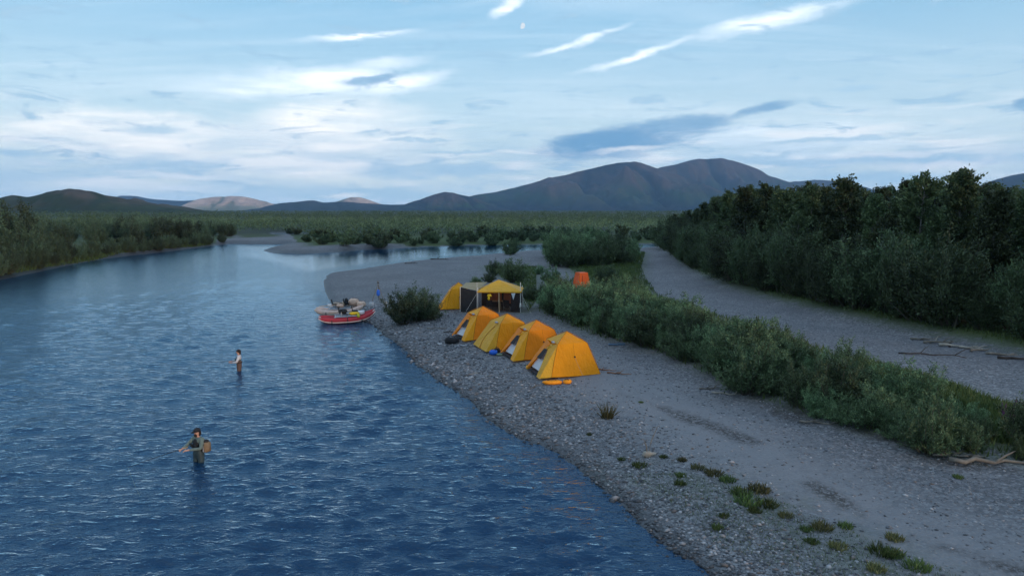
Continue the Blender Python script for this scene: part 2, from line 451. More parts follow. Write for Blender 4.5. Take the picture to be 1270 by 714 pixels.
hgt = t.math('ADD', t.math('MULTIPLY', vc.outputs['Distance'], -1.0), t.math('MULTIPLY', t.noise(pos, 6, 6, .7), .8))
t.set(p.inputs['Normal'], t.bump(hgt, .55, .05))

xo = np.concatenate([np.arange(-180, -52, 8.0)]), np.concatenate([np.arange(60, 181, 8.0)])
gx, gy, gf, nth = polar(-47, 50, 430, 3.0, 12500, 480, xo)
z, dl, fo, st_ = ground_z(gx, gy, True)
rr_ = np.hypot(gx, gy)
nearm = rr_ < 500
sand_a = np.zeros(len(gx)); dark_a = np.zeros(len(gx)); grass_a = np.zeros(len(gx))
tr = np.full(len(gx), 99.0); tr[nearm] = seg_dist(gx[nearm], gy[nearm], TRACK, False)
wn = (fbm(gx, gy, 6, 31, 3) - .5) * 2.0
sand_a = np.clip(1.35 - (tr + wn) / 2.6, 0, 1)
deb = np.full(len(gx), 99.0)
for D_ in DEBRIS: deb[nearm] = np.minimum(deb[nearm], seg_dist(gx[nearm], gy[nearm], D_, False))
dark_a = np.clip(1.3 - (deb + (fbm(gx, gy, 2.5, 33, 3) - .45) * .9) / .30, 0, 1)
gr = np.full(len(gx), -99.0)
for P_ in GREEN: gr[nearm] = np.maximum(gr[nearm], sd(gx[nearm], gy[nearm], P_))
grass_a = np.clip(.5 + gr / 4, 0, 1)
lb_ = np.full(len(gx), -99.0); lb_[nearm] = sd(gx[nearm], gy[nearm], LEFTB)
grass_a = np.maximum(grass_a, np.clip((lb_ + 2.5) / 2, 0, 1) * (dl > .1) * .8)
grass_a = np.maximum(grass_a, np.maximum(fo, st_ * .85))
far = np.clip((gy - 156) / 5, 0, 1) * np.clip((dl - .1) / .5, 0, 1)
patch = np.full(len(gx), -99.0); patch[nearm] = sd(gx[nearm], gy[nearm], poly([(268, 304), (330, 304), (326, 320), (450, 318), (425, 309), (372, 305), (364, 300), (360, 292), (272, 296)]))
far = far * (patch < 0)
grass_a = np.maximum(grass_a, far); grass_a = np.where(rr_ > 420, 1, grass_a)
# patches of herbs on the bar
hb = poly([(760, 575), (850, 585), (940, 610), (1010, 650), (1100, 690), (1180, 730)], .7)
hd = np.full(len(gx), 99.0); hd[nearm] = seg_dist(gx[nearm], gy[nearm], hb, False)
grass_a = np.maximum(grass_a, np.clip(.42 - hd / 6, 0, 1) * fbm(gx, gy, 1.6, 41, 3) * 1.2)
wet_a = np.where(gx < -25, np.clip(1.5 - dl / 1.6, 0, 1), np.clip(1.0 - dl / .9, 0, 1))
gme = np_mesh('ground', np.stack([gx, gy, z], 1), gf, m_ground, True, {'sand': ('POINT', sand_a), 'dark': ('POINT', dark_a), 'grass': ('POINT', grass_a), 'wet': ('POINT', wet_a), 'far': ('POINT', np.clip((rr_ - 190) / 60, 0, 1))})
tag(link('ground', gme), kind='structure')

# ------------------------------------------------------------------ water
PEOPLE = [Vector((*G(247, 571.5), 0)), Vector((*G(297, 459.5), 0))]
m_water, t, p = new_mat('river_water')
pos = t.node('ShaderNodeNewGeometry').outputs['Position']
t.n.remove(p)
pass
n1 = t.noise(t.mapping(pos, rot=(0, 0, R(9)), scale=(1.0, 2.6, 1)), 2.3, 3, .5, .3)
n2 = t.noise(t.mapping(pos, rot=(0, 0, R(-16)), scale=(1.0, 1.9, 1)), 6.0, 3, .55, .2)
gust = t.ramp(t.noise(t.mapping(pos, scale=(1, .5, 1)), .07, 4, .6), .35, .65, .8, 1.0)
h = t.math('MULTIPLY', t.math('MULTIPLY', t.math('ADD', n1, t.math('MULTIPLY', n2, .35)), gust), t.math('SUBTRACT', 1.0, t.math('MULTIPLY', t.attr('calm'), .86)))
bn = t.bump(h, 1.0, .10)
df = t.node('ShaderNodeBsdfDiffuse'); df.inputs[0].default_value = (.005, .032, .078, 1); t.set(df.inputs['Normal'], bn)
gl = t.node('ShaderNodeBsdfGlossy'); gl.inputs[0].default_value = (.70, .89, 1, 1); gl.inputs['Roughness'].default_value = .07; t.set(gl.inputs['Normal'], bn)
fr_ = t.node('ShaderNodeFresnel'); fr_.inputs[0].default_value = 1.43; t.set(fr_.inputs['Normal'], bn)
mx = t.node('ShaderNodeMixShader'); t.l.new(fr_.outputs[0], mx.inputs[0]); t.l.new(df.outputs[0], mx.inputs[1]); t.l.new(gl.outputs[0], mx.inputs[2])
t.l.new(mx.outputs[0], t.n['Material Output'].inputs[0])
wx, wy, wf, _ = polar(-44, 38, 500, 8.0, 330, 590)
CALM = poly([(262, 303), (330, 301), (420, 311), (560, 303), (820, 302), (815, 308), (620, 316), (500, 326), (412, 340), (404, 352), (408, 368), (440, 392), (425, 398), (385, 372), (350, 345), (300, 328), (255, 318)])
calm = np.clip(.5 + sd(wx, wy, CALM) / (6 + np.hypot(wx, wy) * .07), 0, 1)
far_w = np.clip((np.hypot(wx, wy) - 22) / 75, 0, .78)
wr = np.hypot(wx, wy)
wr_rng = np.random.default_rng(5); wz = np.zeros(len(wx))
amp_mod = .45 + 1.1 * fbm(wx * 1.3, wy * .6, 9, 61, 3)
shore = -np.minimum(ground_z(wx, wy), 0)
shallow = np.clip(shore / .35, .12, 1)
for i in range(72):
    lam = .32 * (5.0 ** wr_rng.random() ** 1.25); th = wr_rng.normal(pi / 2 + .12, .42); kx, ky = cos(th) * 2 * pi / lam, sin(th) * 2 * pi / lam
    fade = np.clip(1.8 - (wr * .0063 * 4) / lam, 0, 1)
    ph = wr_rng.random() * 6.28; loc_mod = .55 + .9 * value_noise(wx, wy, 2.5 + 3 * lam, 200 + i)
    s_ = np.sin(kx * wx + ky * wy + ph + .8 * value_noise(wx, wy, 5, 300 + i))
    wz += .0066 * lam ** .85 * fade * loc_mod * s_
wz *= 1 - .75 * calm
calm = np.maximum(calm, far_w)
wz *= amp_mod * shallow
for i, P_ in enumerate(PEOPLE):
    dx, dy = wx - P_.x, wy - P_.y; d = np.hypot(dx, dy) + 1e-3
    # rings and a wake trailing downstream (to the right)
    wz += .028 * np.sin(d * 2 * pi / .62) * np.exp(-d / 1.1) * np.clip(d / .25, 0, 1)
    u = dx * .95 + dy * -.3; v_ = dx * .3 + dy * .95; arm = np.abs(np.abs(v_) - (.12 + u * .42))
    wz += .035 * np.exp(-(arm / .12) ** 2) * np.clip(u, 0, 1) * np.exp(-np.clip(u, 0, 9) / 1.8)
wme = np_mesh('water', np.stack([wx, wy, wz], 1), wf, m_water, True, {'calm': ('POINT', calm)})
tag(link('water', wme), kind='structure')

# ------------------------------------------------------------------ mountains
def mount_mat(name, green, rock, low, snow=0.0, rs=.6):
    m, t, p = new_mat(name)
    pos = t.node('ShaderNodeTexCoord').outputs['Object']
    geo = t.node('ShaderNodeNewGeometry')
    hh = t.attr('hrel'); gul = t.attr('gully')
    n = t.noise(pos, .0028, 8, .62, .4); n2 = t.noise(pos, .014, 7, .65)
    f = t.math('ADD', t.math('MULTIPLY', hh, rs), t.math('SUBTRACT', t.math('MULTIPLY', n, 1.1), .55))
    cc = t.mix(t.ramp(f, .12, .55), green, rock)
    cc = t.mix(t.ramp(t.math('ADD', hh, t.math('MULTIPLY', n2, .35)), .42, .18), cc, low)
    cc = t.mix(t.ramp(gul, .40, .05, 0, .9), cc, low)  # dark gully plants, deepened further: shade for relief put into the colour
    cc = t.mix(t.math('MULTIPLY', t.ramp(gul, .5, .95), t.ramp(hh, .2, .6, .3, .9)), cc, tuple(x * 1.35 for x in rock))  # spur crests lightened in colour to stand for light on the relief
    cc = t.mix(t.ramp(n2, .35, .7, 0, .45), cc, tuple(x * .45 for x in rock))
    t.set(p.inputs['Base Color'], cc); p.inputs['Roughness'].default_value = .95; p.inputs['Specular IOR Level'].default_value = .05
    t.set(p.inputs['Normal'], t.bump(n2, .5, 12))
    return m


def mountain(name, sil, D, depth, seed, mat, label=None, spur=.3, nx=150, ny=50, low=0.0, cliff=0.0, rug=.35):
    """silhouette as the eye sees it, at distance D, given a real ridge with slopes and spurs"""
    xs = np.array([G2(px, py, D)[0] for px, py in sil]); zs = np.array([G2(px, py, D)[1] for px, py in sil])
    X = np.linspace(xs[0], xs[-1], nx); Z = np.interp(X, xs, zs)
    kz = np.hanning(7) if D > 3000 else np.array([0, 0, .25, .5, .25, 0, 0]); kz /= kz.sum(); Z = np.convolve(np.pad(Z, 3, 'edge'), kz, 'valid')
    Z = Z + (fbm(X, X * 0, D * .03, seed + 31, 4, .6) - .5) * rug * D * .012 * np.clip(Z / (Z.max() + 1), 0, 1)
    V = np.linspace(-1, 1, ny)
    XX, VV = np.meshgrid(X, V); ZZ = np.tile(Z, (ny, 1))
    wig = (fbm(XX, VV * 0, depth * .9, seed, 3) - .5) * depth * .35
    YY = D + VV * depth + wig * (1 - np.abs(VV))
    # ridges run down the slope: noise stretched along it
    q = np.clip(np.abs(fbm(XX + VV * depth * .35, YY * .45, depth * .55, seed + 3, 5, .55) - .5) * 4.5, 0, 1)
    q2 = fbm(XX, YY, depth * .2, seed + 9, 5, .6)
    prof = np.clip(1 - np.abs(VV) ** 1.15, 0, 1)
    if cliff: prof = np.where(VV < 0, np.clip(prof * (1 - cliff) + cliff * np.clip((VV + .5) / .3, 0, 1) * prof, 0, 1), prof)
    env = np.sin(np.pi * np.clip(np.abs(VV), 0, 1)) ** .8
    H = ZZ * (prof - env * spur * (.75 - q) * .9 + env * (q2 - .5) * spur * .9)
    H = np.where(VV < -.02, H, np.minimum(H, ZZ * (D + VV * depth) / D * .995))
    H = H - 12 * (np.abs(VV) > .97)
    a = (np.arange(ny - 1)[:, None] * nx + np.arange(nx - 1)[None]).ravel()
    F = np.stack([a, a + 1, a + nx + 1, a + nx], 1)
    me = np_mesh(name, np.stack([XX.ravel(), YY.ravel(), H.ravel()], 1), F, mat, True, {'hrel': ('POINT', (H / max(Z.max(), 1)).ravel()), 'gully': ('POINT', q.ravel())})
    return tag(link(name, me), kind='structure', label=label)


def G2(px, py, D):
    d = ray(px, py); k_ = D / d.y; return d.x * k_, CAM_H + d.z * k_


mm_near = mount_mat('hill_near', (.036, .052, .022), (.085, .068, .052), (.020, .034, .014), rs=.8)
mm_big = mount_mat('hill_big', (.024, .054, .026), (.066, .050, .046), (.006, .016, .022), rs=.8)
mm_painted_sun = mount_mat('hill_painted_sun', (.26, .24, .13), (.50, .34, .25), (.14, .15, .08), rs=1.2)  # pale tan rock, lightened further so the evening sun sits in its colour
mm_blue = mount_mat('hill_blue', (.022, .032, .026), (.035, .034, .034), (.014, .02, .018), rs=.6)
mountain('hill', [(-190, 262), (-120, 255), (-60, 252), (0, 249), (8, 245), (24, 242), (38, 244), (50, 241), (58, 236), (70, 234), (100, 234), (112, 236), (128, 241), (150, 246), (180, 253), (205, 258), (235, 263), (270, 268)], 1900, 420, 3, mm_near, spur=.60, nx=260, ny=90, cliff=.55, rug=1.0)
mountain('hill', [(120, 258), (150, 243), (165, 243), (190, 247), (222, 249), (250, 247), (300, 250), (345, 253), (370, 258), (400, 264)], 10200, 900, 5, mm_blue)
mountain('hill', [(205, 262), (228, 255), (245, 248), (264, 244.5), (278, 243), (300, 244), (318, 247), (332, 250), (345, 255), (368, 264)], 8800, 700, 7, mm_painted_sun, spur=.24)
mountain('hill', [(385, 264), (405, 254), (422, 248), (434, 244.5), (446, 244.5), (458, 248), (470, 252), (492, 257), (520, 264)], 9000, 700, 8, mm_painted_sun, spur=.24)
mountain('hill', [(310, 264), (330, 256), (350, 251), (372, 249.5), (386, 248), (402, 251), (422, 250), (450, 252), (480, 254), (500, 254), (530, 256), (560, 264)], 6900, 600, 9, mm_blue, spur=.3)
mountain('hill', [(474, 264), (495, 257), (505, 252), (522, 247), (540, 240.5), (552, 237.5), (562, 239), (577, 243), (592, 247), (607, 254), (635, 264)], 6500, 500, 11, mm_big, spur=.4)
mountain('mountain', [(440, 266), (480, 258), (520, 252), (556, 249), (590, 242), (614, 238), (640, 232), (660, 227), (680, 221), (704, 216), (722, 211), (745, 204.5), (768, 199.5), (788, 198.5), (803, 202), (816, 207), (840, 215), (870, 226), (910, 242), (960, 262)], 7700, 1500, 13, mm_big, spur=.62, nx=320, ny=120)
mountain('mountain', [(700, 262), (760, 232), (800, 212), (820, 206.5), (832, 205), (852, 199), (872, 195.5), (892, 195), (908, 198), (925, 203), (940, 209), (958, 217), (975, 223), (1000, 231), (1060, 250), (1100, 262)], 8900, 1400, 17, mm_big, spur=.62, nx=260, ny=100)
mountain('hill', [(930, 262), (960, 230), (985, 224.5), (1010, 222.5), (1032, 223), (1060, 229), (1120, 245), (1180, 262)], 9900, 800, 19, mm_blue)
mountain('hill', [(1150, 262), (1205, 238), (1228, 226), (1248, 217), (1275, 211), (1330, 204), (1420, 200), (1520, 215), (1700, 262)], 6400, 900, 23, mm_blue)

# ------------------------------------------------------------------ haze
m_haze = bpy.data.materials.new('haze'); m_haze.use_nodes = True; t = NT(m_haze.node_tree)
t.n.remove(t.n['Principled BSDF'])
pv = t.node('ShaderNodeVolumePrincipled'); pv.inputs['Color'].default_value = (.34, .62, .98, 1); pv.inputs['Density'].default_value = 4.6e-5
pv.inputs['Anisotropy'].default_value = 0.0
t.l.new(pv.outputs[0], t.n['Material Output'].inputs['Volume'])
mb = MB(); x0, x1, y0, y1, z0, z1 = -13500, 13500, -13500, 13500, -25, 960
mb.add([(x0, y0, z0), (x1, y0, z0), (x1, y1, z0), (x0, y1, z0), (x0, y0, z1), (x1, y0, z1), (x1, y1, z1), (x0, y1, z1)],
       [(0, 3, 2, 1), (4, 5, 6, 7), (0, 1, 5, 4), (1, 2, 6, 5), (2, 3, 7, 6), (3, 0, 4, 7)])
HAZE = True
if HAZE: tag(mb.build('haze', m_haze), kind='stuff')

# ------------------------------------------------------------------ moon (its sunlit part, far beyond the haze)
m_moon = bpy.data.materials.new('moon_rock'); m_moon.use_nodes = True; t = NT(m_moon.node_tree); t.n.remove(t.n['Principled BSDF'])
em = t.node('ShaderNodeEmission'); co = t.node('ShaderNodeTexCoord').outputs['Object']
t.set(em.inputs[0], t.mix(t.ramp(t.noise(co, .012, 3), .35, .6), (.72, .84, .95), (.88, .95, 1))); em.inputs[1].default_value = .62
t.l.new(em.outputs[0], t.n['Material Output'].inputs[0])
md = ray(647.5, 32).normalized(); mr = 40000 * 3.5 / FPX
zc_ = -md; xr = Vector((1, 0, 0)); xr = (xr - zc_ * xr.dot(zc_)).normalized(); yu = zc_.cross(xr); rot_ = R(-16)
ax = xr * cos(rot_) + yu * sin(rot_); ay = -xr * sin(rot_) + yu * cos(rot_)
mb = MB(); vs = []; NA, NB = 20, 10
for i in range(NA + 1):
    th = pi * i / NA
    for j in range(NB + 1):
        ph = R(-28) + (pi / 2 + R(28)) * j / NB          # longitudes lit by the sun
        vs.append((ax * sin(ph) * sin(th) + ay * cos(th) + zc_ * cos(ph) * sin(th)) * mr)
mb.add(vs, [(i * (NB + 1) + j, i * (NB + 1) + j + 1, (i + 1) * (NB + 1) + j + 1, (i + 1) * (NB + 1) + j) for i in range(NA) for j in range(NB)])
tag(mb.build('moon', m_moon, smooth=True, loc=md * 40000), label='small pale gibbous moon high in the blue evening sky', cat='moon')
#@@REST

# ------------------------------------------------------------------ foliage
def leaf_mat(name, c0, c1, trans=.3, rough=.6):
    m, t, p = new_mat(name)
    ti = t.attr('tint'); oi = t.node('ShaderNodeObjectInfo').outputs['Random']
    f = t.math('ADD', t.math('MULTIPLY', t.math('POWER', ti, 1.5), .8), t.math('MULTIPLY', oi, .2))
    cc = t.mix(f, c0, c1)
    hsv = t.node('ShaderNodeHueSaturation'); t.set(hsv.inputs['Color'], cc)
    t.set(hsv.inputs['Value'], t.ramp(oi, 0, 1, .6, 1.45, False)); t.set(hsv.inputs['Hue'], t.ramp(oi, 0, 1, .482, .525, False))
    t.set(p.inputs['Base Color'], hsv.outputs[0]); p.inputs['Roughness'].default_value = rough; p.inputs['Specular IOR Level'].default_value = .25
    tr = t.node('ShaderNodeBsdfTranslucent'); t.set(tr.inputs[0], hsv.outputs[0])
    mx = t.node('ShaderNodeMixShader'); mx.inputs[0].default_value = trans
    t.l.new(p.outputs[0], mx.inputs[1]); t.l.new(tr.outputs[0], mx.inputs[2]); t.l.new(mx.outputs[0], t.n['Material Output'].inputs[0])
    return m


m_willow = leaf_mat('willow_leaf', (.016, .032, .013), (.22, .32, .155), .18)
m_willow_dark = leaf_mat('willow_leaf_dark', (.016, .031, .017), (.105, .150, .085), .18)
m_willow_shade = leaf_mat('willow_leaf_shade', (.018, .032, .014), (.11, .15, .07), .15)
m_poplar = leaf_mat('poplar_leaf', (.020, .034, .015), (.12, .155, .065), .2)
m_field = leaf_mat('shrub_leaf', (.018, .034, .017), (.145, .20, .10), .12)
m_herb = leaf_mat('herb_leaf', (.035, .055, .018), (.14, .18, .055), .3)
m_straw = leaf_mat('straw', (.07, .075, .03), (.20, .19, .08), .3)
m_bark = simple('bark', (.085, .075, .06), .95, .3, 6, .4)
m_bark_grey = simple('bark_grey', (.15, .145, .13), .9, .3, 6, .4)
m_drift = simple('driftwood', (.16, .14, .115), .9, .35, 5, .5)
m_drift_pale = simple('driftwood_pale', (.30, .27, .225), .85, .25, 5, .4)
m_drift_dark = simple('driftwood_dark', (.05, .04, .035), .95, .3, 5, .5)


def unit(a): return a / (np.linalg.norm(a, axis=1, keepdims=True) + 1e-9)


def leaves(P, D, L, W, g):
    """rhombic leaves at P pointing along D"""
    n = len(P); D = unit(D + g.normal(0, .45, (n, 3))); N = unit(np.cross(D, g.normal(0, 1, (n, 3)))); S = N
    l = (L * g.uniform(.6, 1.3, n))[:, None]; w_ = (W * g.uniform(.7, 1.3, n))[:, None]
    up = unit(np.cross(D, S))
    V = np.stack([P, P + D * l * .45 + S * w_ * .5, P + D * l + up * l * .08, P + D * l * .45 - S * w_ * .5], 1).reshape(-1, 3)
    return V, np.arange(n * 4).reshape(-1, 4)


def stem_tubes(paths, rad0, rad1, sides=3):
    V, F = [], []; b_ = 0
    for pth, r0, r1 in zip(paths, rad0, rad1):
        m_ = len(pth)
        for i in range(m_):
            d = unit((pth[min(i + 1, m_ - 1)] - pth[max(i - 1, 0)])[None])[0]
            a_ = np.cross(d, [0.3, .2, 1.0] if abs(d[2]) < .9 else [1., 0, 0]); a_ /= np.linalg.norm(a_); c_ = np.cross(d, a_)
            r = r0 + (r1 - r0) * i / (m_ - 1)
            for k in range(sides): V.append(pth[i] + r * (a_ * cos(2 * pi * k / sides) + c_ * sin(2 * pi * k / sides)))
        for i in range(m_ - 1):
            for k in range(sides):
                F.append((b_ + i * sides + k, b_ + i * sides + (k + 1) % sides, b_ + (i + 1) * sides + (k + 1) % sides, b_ + (i + 1) * sides + k))
        b_ += m_ * sides
    return np.array(V), np.array(F)


def make_bush(seed, H, spread, nst, ntwig, nleaf, leaf, lean=58):
    g = np.random.default_rng(seed); stems = []; r0 = []
    tw_p, tw_d, tw_l, tw_w = [], [], [], []
    for i in range(nst):
        azm = g.uniform(0, 2 * pi); q = g.random() ** .75
        short = i % 3 == 2                                     # low outer shoots fill the foot of the bush
        L = H * (g.uniform(.30, .62) if short else g.uniform(.68, 1.12) * (1 - .3 * q)); q = max(q, .7) if short else q
        out = np.array([cos(azm), sin(azm), 0]); b0 = out * g.uniform(0, .35) * spread
        ln = math.radians(lean + (14 if short else 0)) * q; pts = [b0]
        d = out * sin(ln) + np.array([0, 0, 1]) * cos(ln)
        for k in range(6):
            d = unit((d + np.array([0, 0, .10]) + g.normal(0, .09, 3))[None])[0]; pts.append(pts[-1] + d * L / 6)
        pts = np.array(pts); ra = np.hypot(pts[:, 0], pts[:, 1]).max() + 1e-3
        k_ = spread * g.uniform(.55, 1.1) * (.35 + .65 * q) / ra; pts[:, :2] *= k_ if k_ < 2.2 else 2.2
        stems.append(pts); r0.append(.008 + .008 * H)
        for k in range(ntwig):
            tt = g.uniform(.06 if short else .16, 1.0) * 6; j = min(int(tt), 5); p0 = pts[j] + (pts[j + 1] - pts[j]) * (tt - j)
            dd = unit((d * .6 + g.normal(0, .55, 3) + np.array([0, 0, .5]))[None])[0]
            l = H * g.uniform(.10, .22); tw_p.append(p0); tw_d.append(dd); tw_l.append(l); tw_w.append(1.0)
            if k % 4 == 0: stems.append(np.array([p0, p0 + dd * l * .5, p0 + dd * l])); r0.append(.008)
    tw_p, tw_d, tw_l = map(np.array, (tw_p, tw_d, tw_l)); n = len(tw_p); tint_t = g.random(n)
    idx = g.integers(0, n, nleaf); u = g.random(nleaf)
    P = tw_p[idx] + tw_d[idx] * (tw_l[idx] * u)[:, None] + g.normal(0, .026 * H, (nleaf, 3))
    P[:, 2] = np.abs(P[:, 2]) + .02
    V, F = leaves(P, tw_d[idx], leaf[0], leaf[1], g)
    tint = np.clip(tint_t[idx] * .6 + g.random(nleaf) * .5 - .05, 0, 1)
    V2, F2 = stem_tubes(stems, r0, [.005] * len(stems))
    return (np_mesh('foliage', V, F, None, False, {'tint': ('FACE', tint)}), np_mesh('stems', V2, F2, m_bark, True))


def make_tree(seed, H, W, nlimb, nleaf, leaf, clear=.12, pointed=.6):
    g = np.random.default_rng(seed); lean = g.normal(0, .03, 2)
    tz = np.linspace(0, 1, 9); trunk = np.stack([lean[0] * H * tz + .12 * np.sin(tz * 5 + seed), lean[1] * H * tz + .10 * np.sin(tz * 4 + 2 * seed), tz * H * .96], 1)
    paths = [trunk]; r0 = [.028 * H * .5]; r1 = [.02]
    tp, td, tl = [], [], []
    for i in range(nlimb):
        f = clear + (1 - clear) * (i + g.random()) / nlimb; zc = f * 8; j = min(int(zc), 7); p0 = trunk[j] + (trunk[j + 1] - trunk[j]) * (zc - j)
        prof = (1 - f) ** pointed * min(1, (f - clear) / .18 + .45)
        L = W * prof * g.uniform(.6, 1.25) + .3
        azm = g.uniform(0, 2 * pi); upa = math.radians(g.uniform(22, 55)); d = np.array([cos(azm) * cos(upa), sin(azm) * cos(upa), sin(upa)])
        pts = [p0]
        for k in range(4): d = unit((d + np.array([0, 0, .12]) + g.normal(0, .1, 3))[None])[0]; pts.append(pts[-1] + d * L / 4)
        pts = np.array(pts); paths.append(pts); r0.append(.02 + .008 * L); r1.append(.008)
        for k in range(int(5 + L * 3)):
            tt = g.uniform(.3, 1.0) * 4; j = min(int(tt), 3); q = pts[j] + (pts[j + 1] - pts[j]) * (tt - j)
            dd = unit((d * .6 + g.normal(0, .6, 3) + np.array([0, 0, .35]))[None])[0]; tp.append(q); td.append(dd); tl.append(g.uniform(.35, .95))
    tp, td, tl = map(np.array, (tp, td, tl)); n = len(tp); tt_ = g.random(n); idx = g.integers(0, n, nleaf)
    P = tp[idx] + td[idx] * (tl[idx] * g.random(nleaf))[:, None] + g.normal(0, .10, (nleaf, 3))
    V, F = leaves(P, td[idx], leaf[0], leaf[1], g)
    V2, F2 = stem_tubes(paths, r0, r1, 4)
    return (np_mesh('crown', V, F, None, False, {'tint': ('FACE', np.clip(tt_[idx] * .65 + g.random(nleaf) * .45 - .05, 0, 1))}), np_mesh('trunk', V2, F2, m_bark_grey, True))


def with_mat(me, m):
    c_ = me.copy(); c_.materials.clear(); c_.materials.append(m); return c_


BUSH = [make_bush(100 + i, 2.5, 1.35 + .2 * (i % 3), 36, 12, 11000, (.125, .042)) for i in range(5)]
BUSH_L = [(with_mat(a_, m_willow), b_) for a_, b_ in BUSH]
BUSH_D = [(with_mat(a_, m_willow_dark), b_) for a_, b_ in BUSH[:2]]
BIG = [make_bush(200 + i, 6.0, 2.9 + .3 * i, 36, 14, 11000, (.26, .11), 48) for i in range(4)]
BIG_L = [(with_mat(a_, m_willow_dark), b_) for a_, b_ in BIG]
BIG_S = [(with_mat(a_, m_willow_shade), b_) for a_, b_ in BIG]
FAR = [make_bush(300 + i, 3.4, 2.4, 24, 8, 2200, (.40, .18), 55) for i in range(3)]
FAR_L = [(with_mat(a_, m_field), b_) for a_, b_ in FAR]
POP = [make_tree(400 + i, 10.0, 2.3 + .25 * (i % 3), 50, 12500, (.23, .16), .06, [.55, .7, .45, .8, .6][i]) for i in range(5)]
POP_L = [(with_mat(a_, m_poplar), b_) for a_, b_ in POP]


def plant(name, kinds, pos, height, parts, label, group, cat, width=1.0, base_h=None):
    fm, sm = kinds
    e = empty(name, pos, rnd.uniform(0, 6.28), label=label, cat=cat, group=group)
    s_ = height / base_h; e.scale = (s_ * width, s_ * width, s_)
    link(parts[0], fm, e); link(parts[1], sm, e)
    return e


def scatter(P, n, mind, g, cond=None, tries=60):
    P_ = np.array(P); lo, hi = P_.min(0), P_.max(0); out = np.zeros((0, 2))
    for _ in range(tries):
        c_ = g.uniform(lo, hi, (n * 4, 2)); c_ = c_[inside(c_[:, 0], c_[:, 1], P)]
        if cond is not None: c_ = c_[cond(c_[:, 0], c_[:, 1])]
        for q in c_:
            if len(out) == 0 or np.min(np.hypot(out[:, 0] - q[0], out[:, 1] - q[1])) > mind:
                out = np.vstack([out, q])
                if len(out) >= n: return out
    return out


ORD = ['first', 'second', 'third', 'fourth', 'fifth', 'sixth', 'seventh', 'eighth', 'ninth', 'tenth', 'eleventh', 'twelfth', 'thirteenth', 'fourteenth', 'fifteenth', 'sixteenth', 'seventeenth', 'eighteenth', 'nineteenth', 'twentieth']


def size_word(h, lo, hi): return 'low' if h < lo else ('tall' if h > hi else 'middling')


def front_row(pts, line, step, lim):
    """index -> rank along the line for the plants nearest to it, one to each step"""
    d_ = seg_dist(pts[:, 0], pts[:, 1], line, False); L = np.array(line); cum = np.concatenate([[0], np.cumsum(np.hypot(*np.diff(L, axis=0).T))])
    tt = np.zeros(len(pts))
    for n, q in enumerate(pts):
        best = 1e9
        for i in range(len(L) - 1):
            e_ = L[i + 1] - L[i]; u = np.clip(np.dot(q - L[i], e_) / np.dot(e_, e_), 0, 1); dd = np.hypot(*(q - L[i] - u * e_))
            if dd < best: best = dd; tt[n] = cum[i] + u * (cum[i + 1] - cum[i])
    cell = np.floor(tt / step).astype(int); chosen = []
    for c_ in np.unique(cell):
        ids = np.where((cell == c_) & (d_ < lim))[0]
        if len(ids): chosen.append(ids[np.argmin(d_[ids])])
    chosen.sort(key=lambda n: tt[n]); return {n: r for r, n in enumerate(chosen)}, tt / cum[-1]


g = np.random.default_rng(77)
def hedge_label(n, h):
    if n in rowh:
        r = rowh[n]; sz_ = size_word(h, 1.5, 2.4)
        return f'{sz_} willow bush on the camp side of the hedge, {ORD[r]} from its right end' if r < 13 else f'{sz_} willow bush on the camp side of the hedge, {ORD[min(NH - 1 - r, 19)]} from its far left end'
    where = 'at its right end' if frac[n] < .2 else 'in its right half' if frac[n] < .45 else 'behind the nearest tents' if frac[n] < .7 else 'near the orange toilet tent'
    return f"{size_word(h, 1.5, 2.4)} grey-green willow inside the hedge beside the dry channel, {where}"


# the willow hedge between the camp and the dry channel
HEDGE = poly([(672, 384), (705, 396), (745, 412), (790, 424), (835, 440), (885, 460), (935, 484), (985, 504), (1045, 521), (1105, 541), (1165, 556), (1215, 563), (1285, 570), (1285, 548), (1190, 530), (1100, 505), (1050, 484), (1000, 464), (950, 452), (900, 440), (850, 421), (800, 392), (770, 376), (745, 368), (715, 368), (690, 372)], .9)
pts = scatter(HEDGE, 150, .88, g)
pts = pts[np.argsort(pts[:, 1])]
rowh, frac = front_row(pts, [G(*p_, .9) for p_ in [(1240, 566), (1180, 560), (1100, 541), (1040, 521), (985, 504), (935, 484), (885, 460), (835, 440), (790, 424), (745, 412), (705, 396), (672, 384)]], 1.9, 2.2)
NH = len(rowh)
for n_, q in enumerate(pts):
    tail = q[1] < 29
    h_ = g.uniform(.7, 1.3) if tail and g.random() < .75 else g.uniform(1.5, 2.5)
    if q[1] > 56: h_ = g.uniform(.8, 1.25) if q[0] < 9.5 else g.uniform(1.3, 2.2)
    if q[1] > 50 and .07 < q[0] / q[1] < .125: h_ = g.uniform(.6, .95)
    k_ = int(g.integers(0, 5))
    plant('willow_bush', BUSH_L[k_], (q[0], q[1], gz(*q) - .03), h_, ('foliage', 'stems'), hedge_label(n_, h_), 'willow hedge between the camp bar and the dry channel', 'bush', g.uniform(.85, 1.25), 2.5)
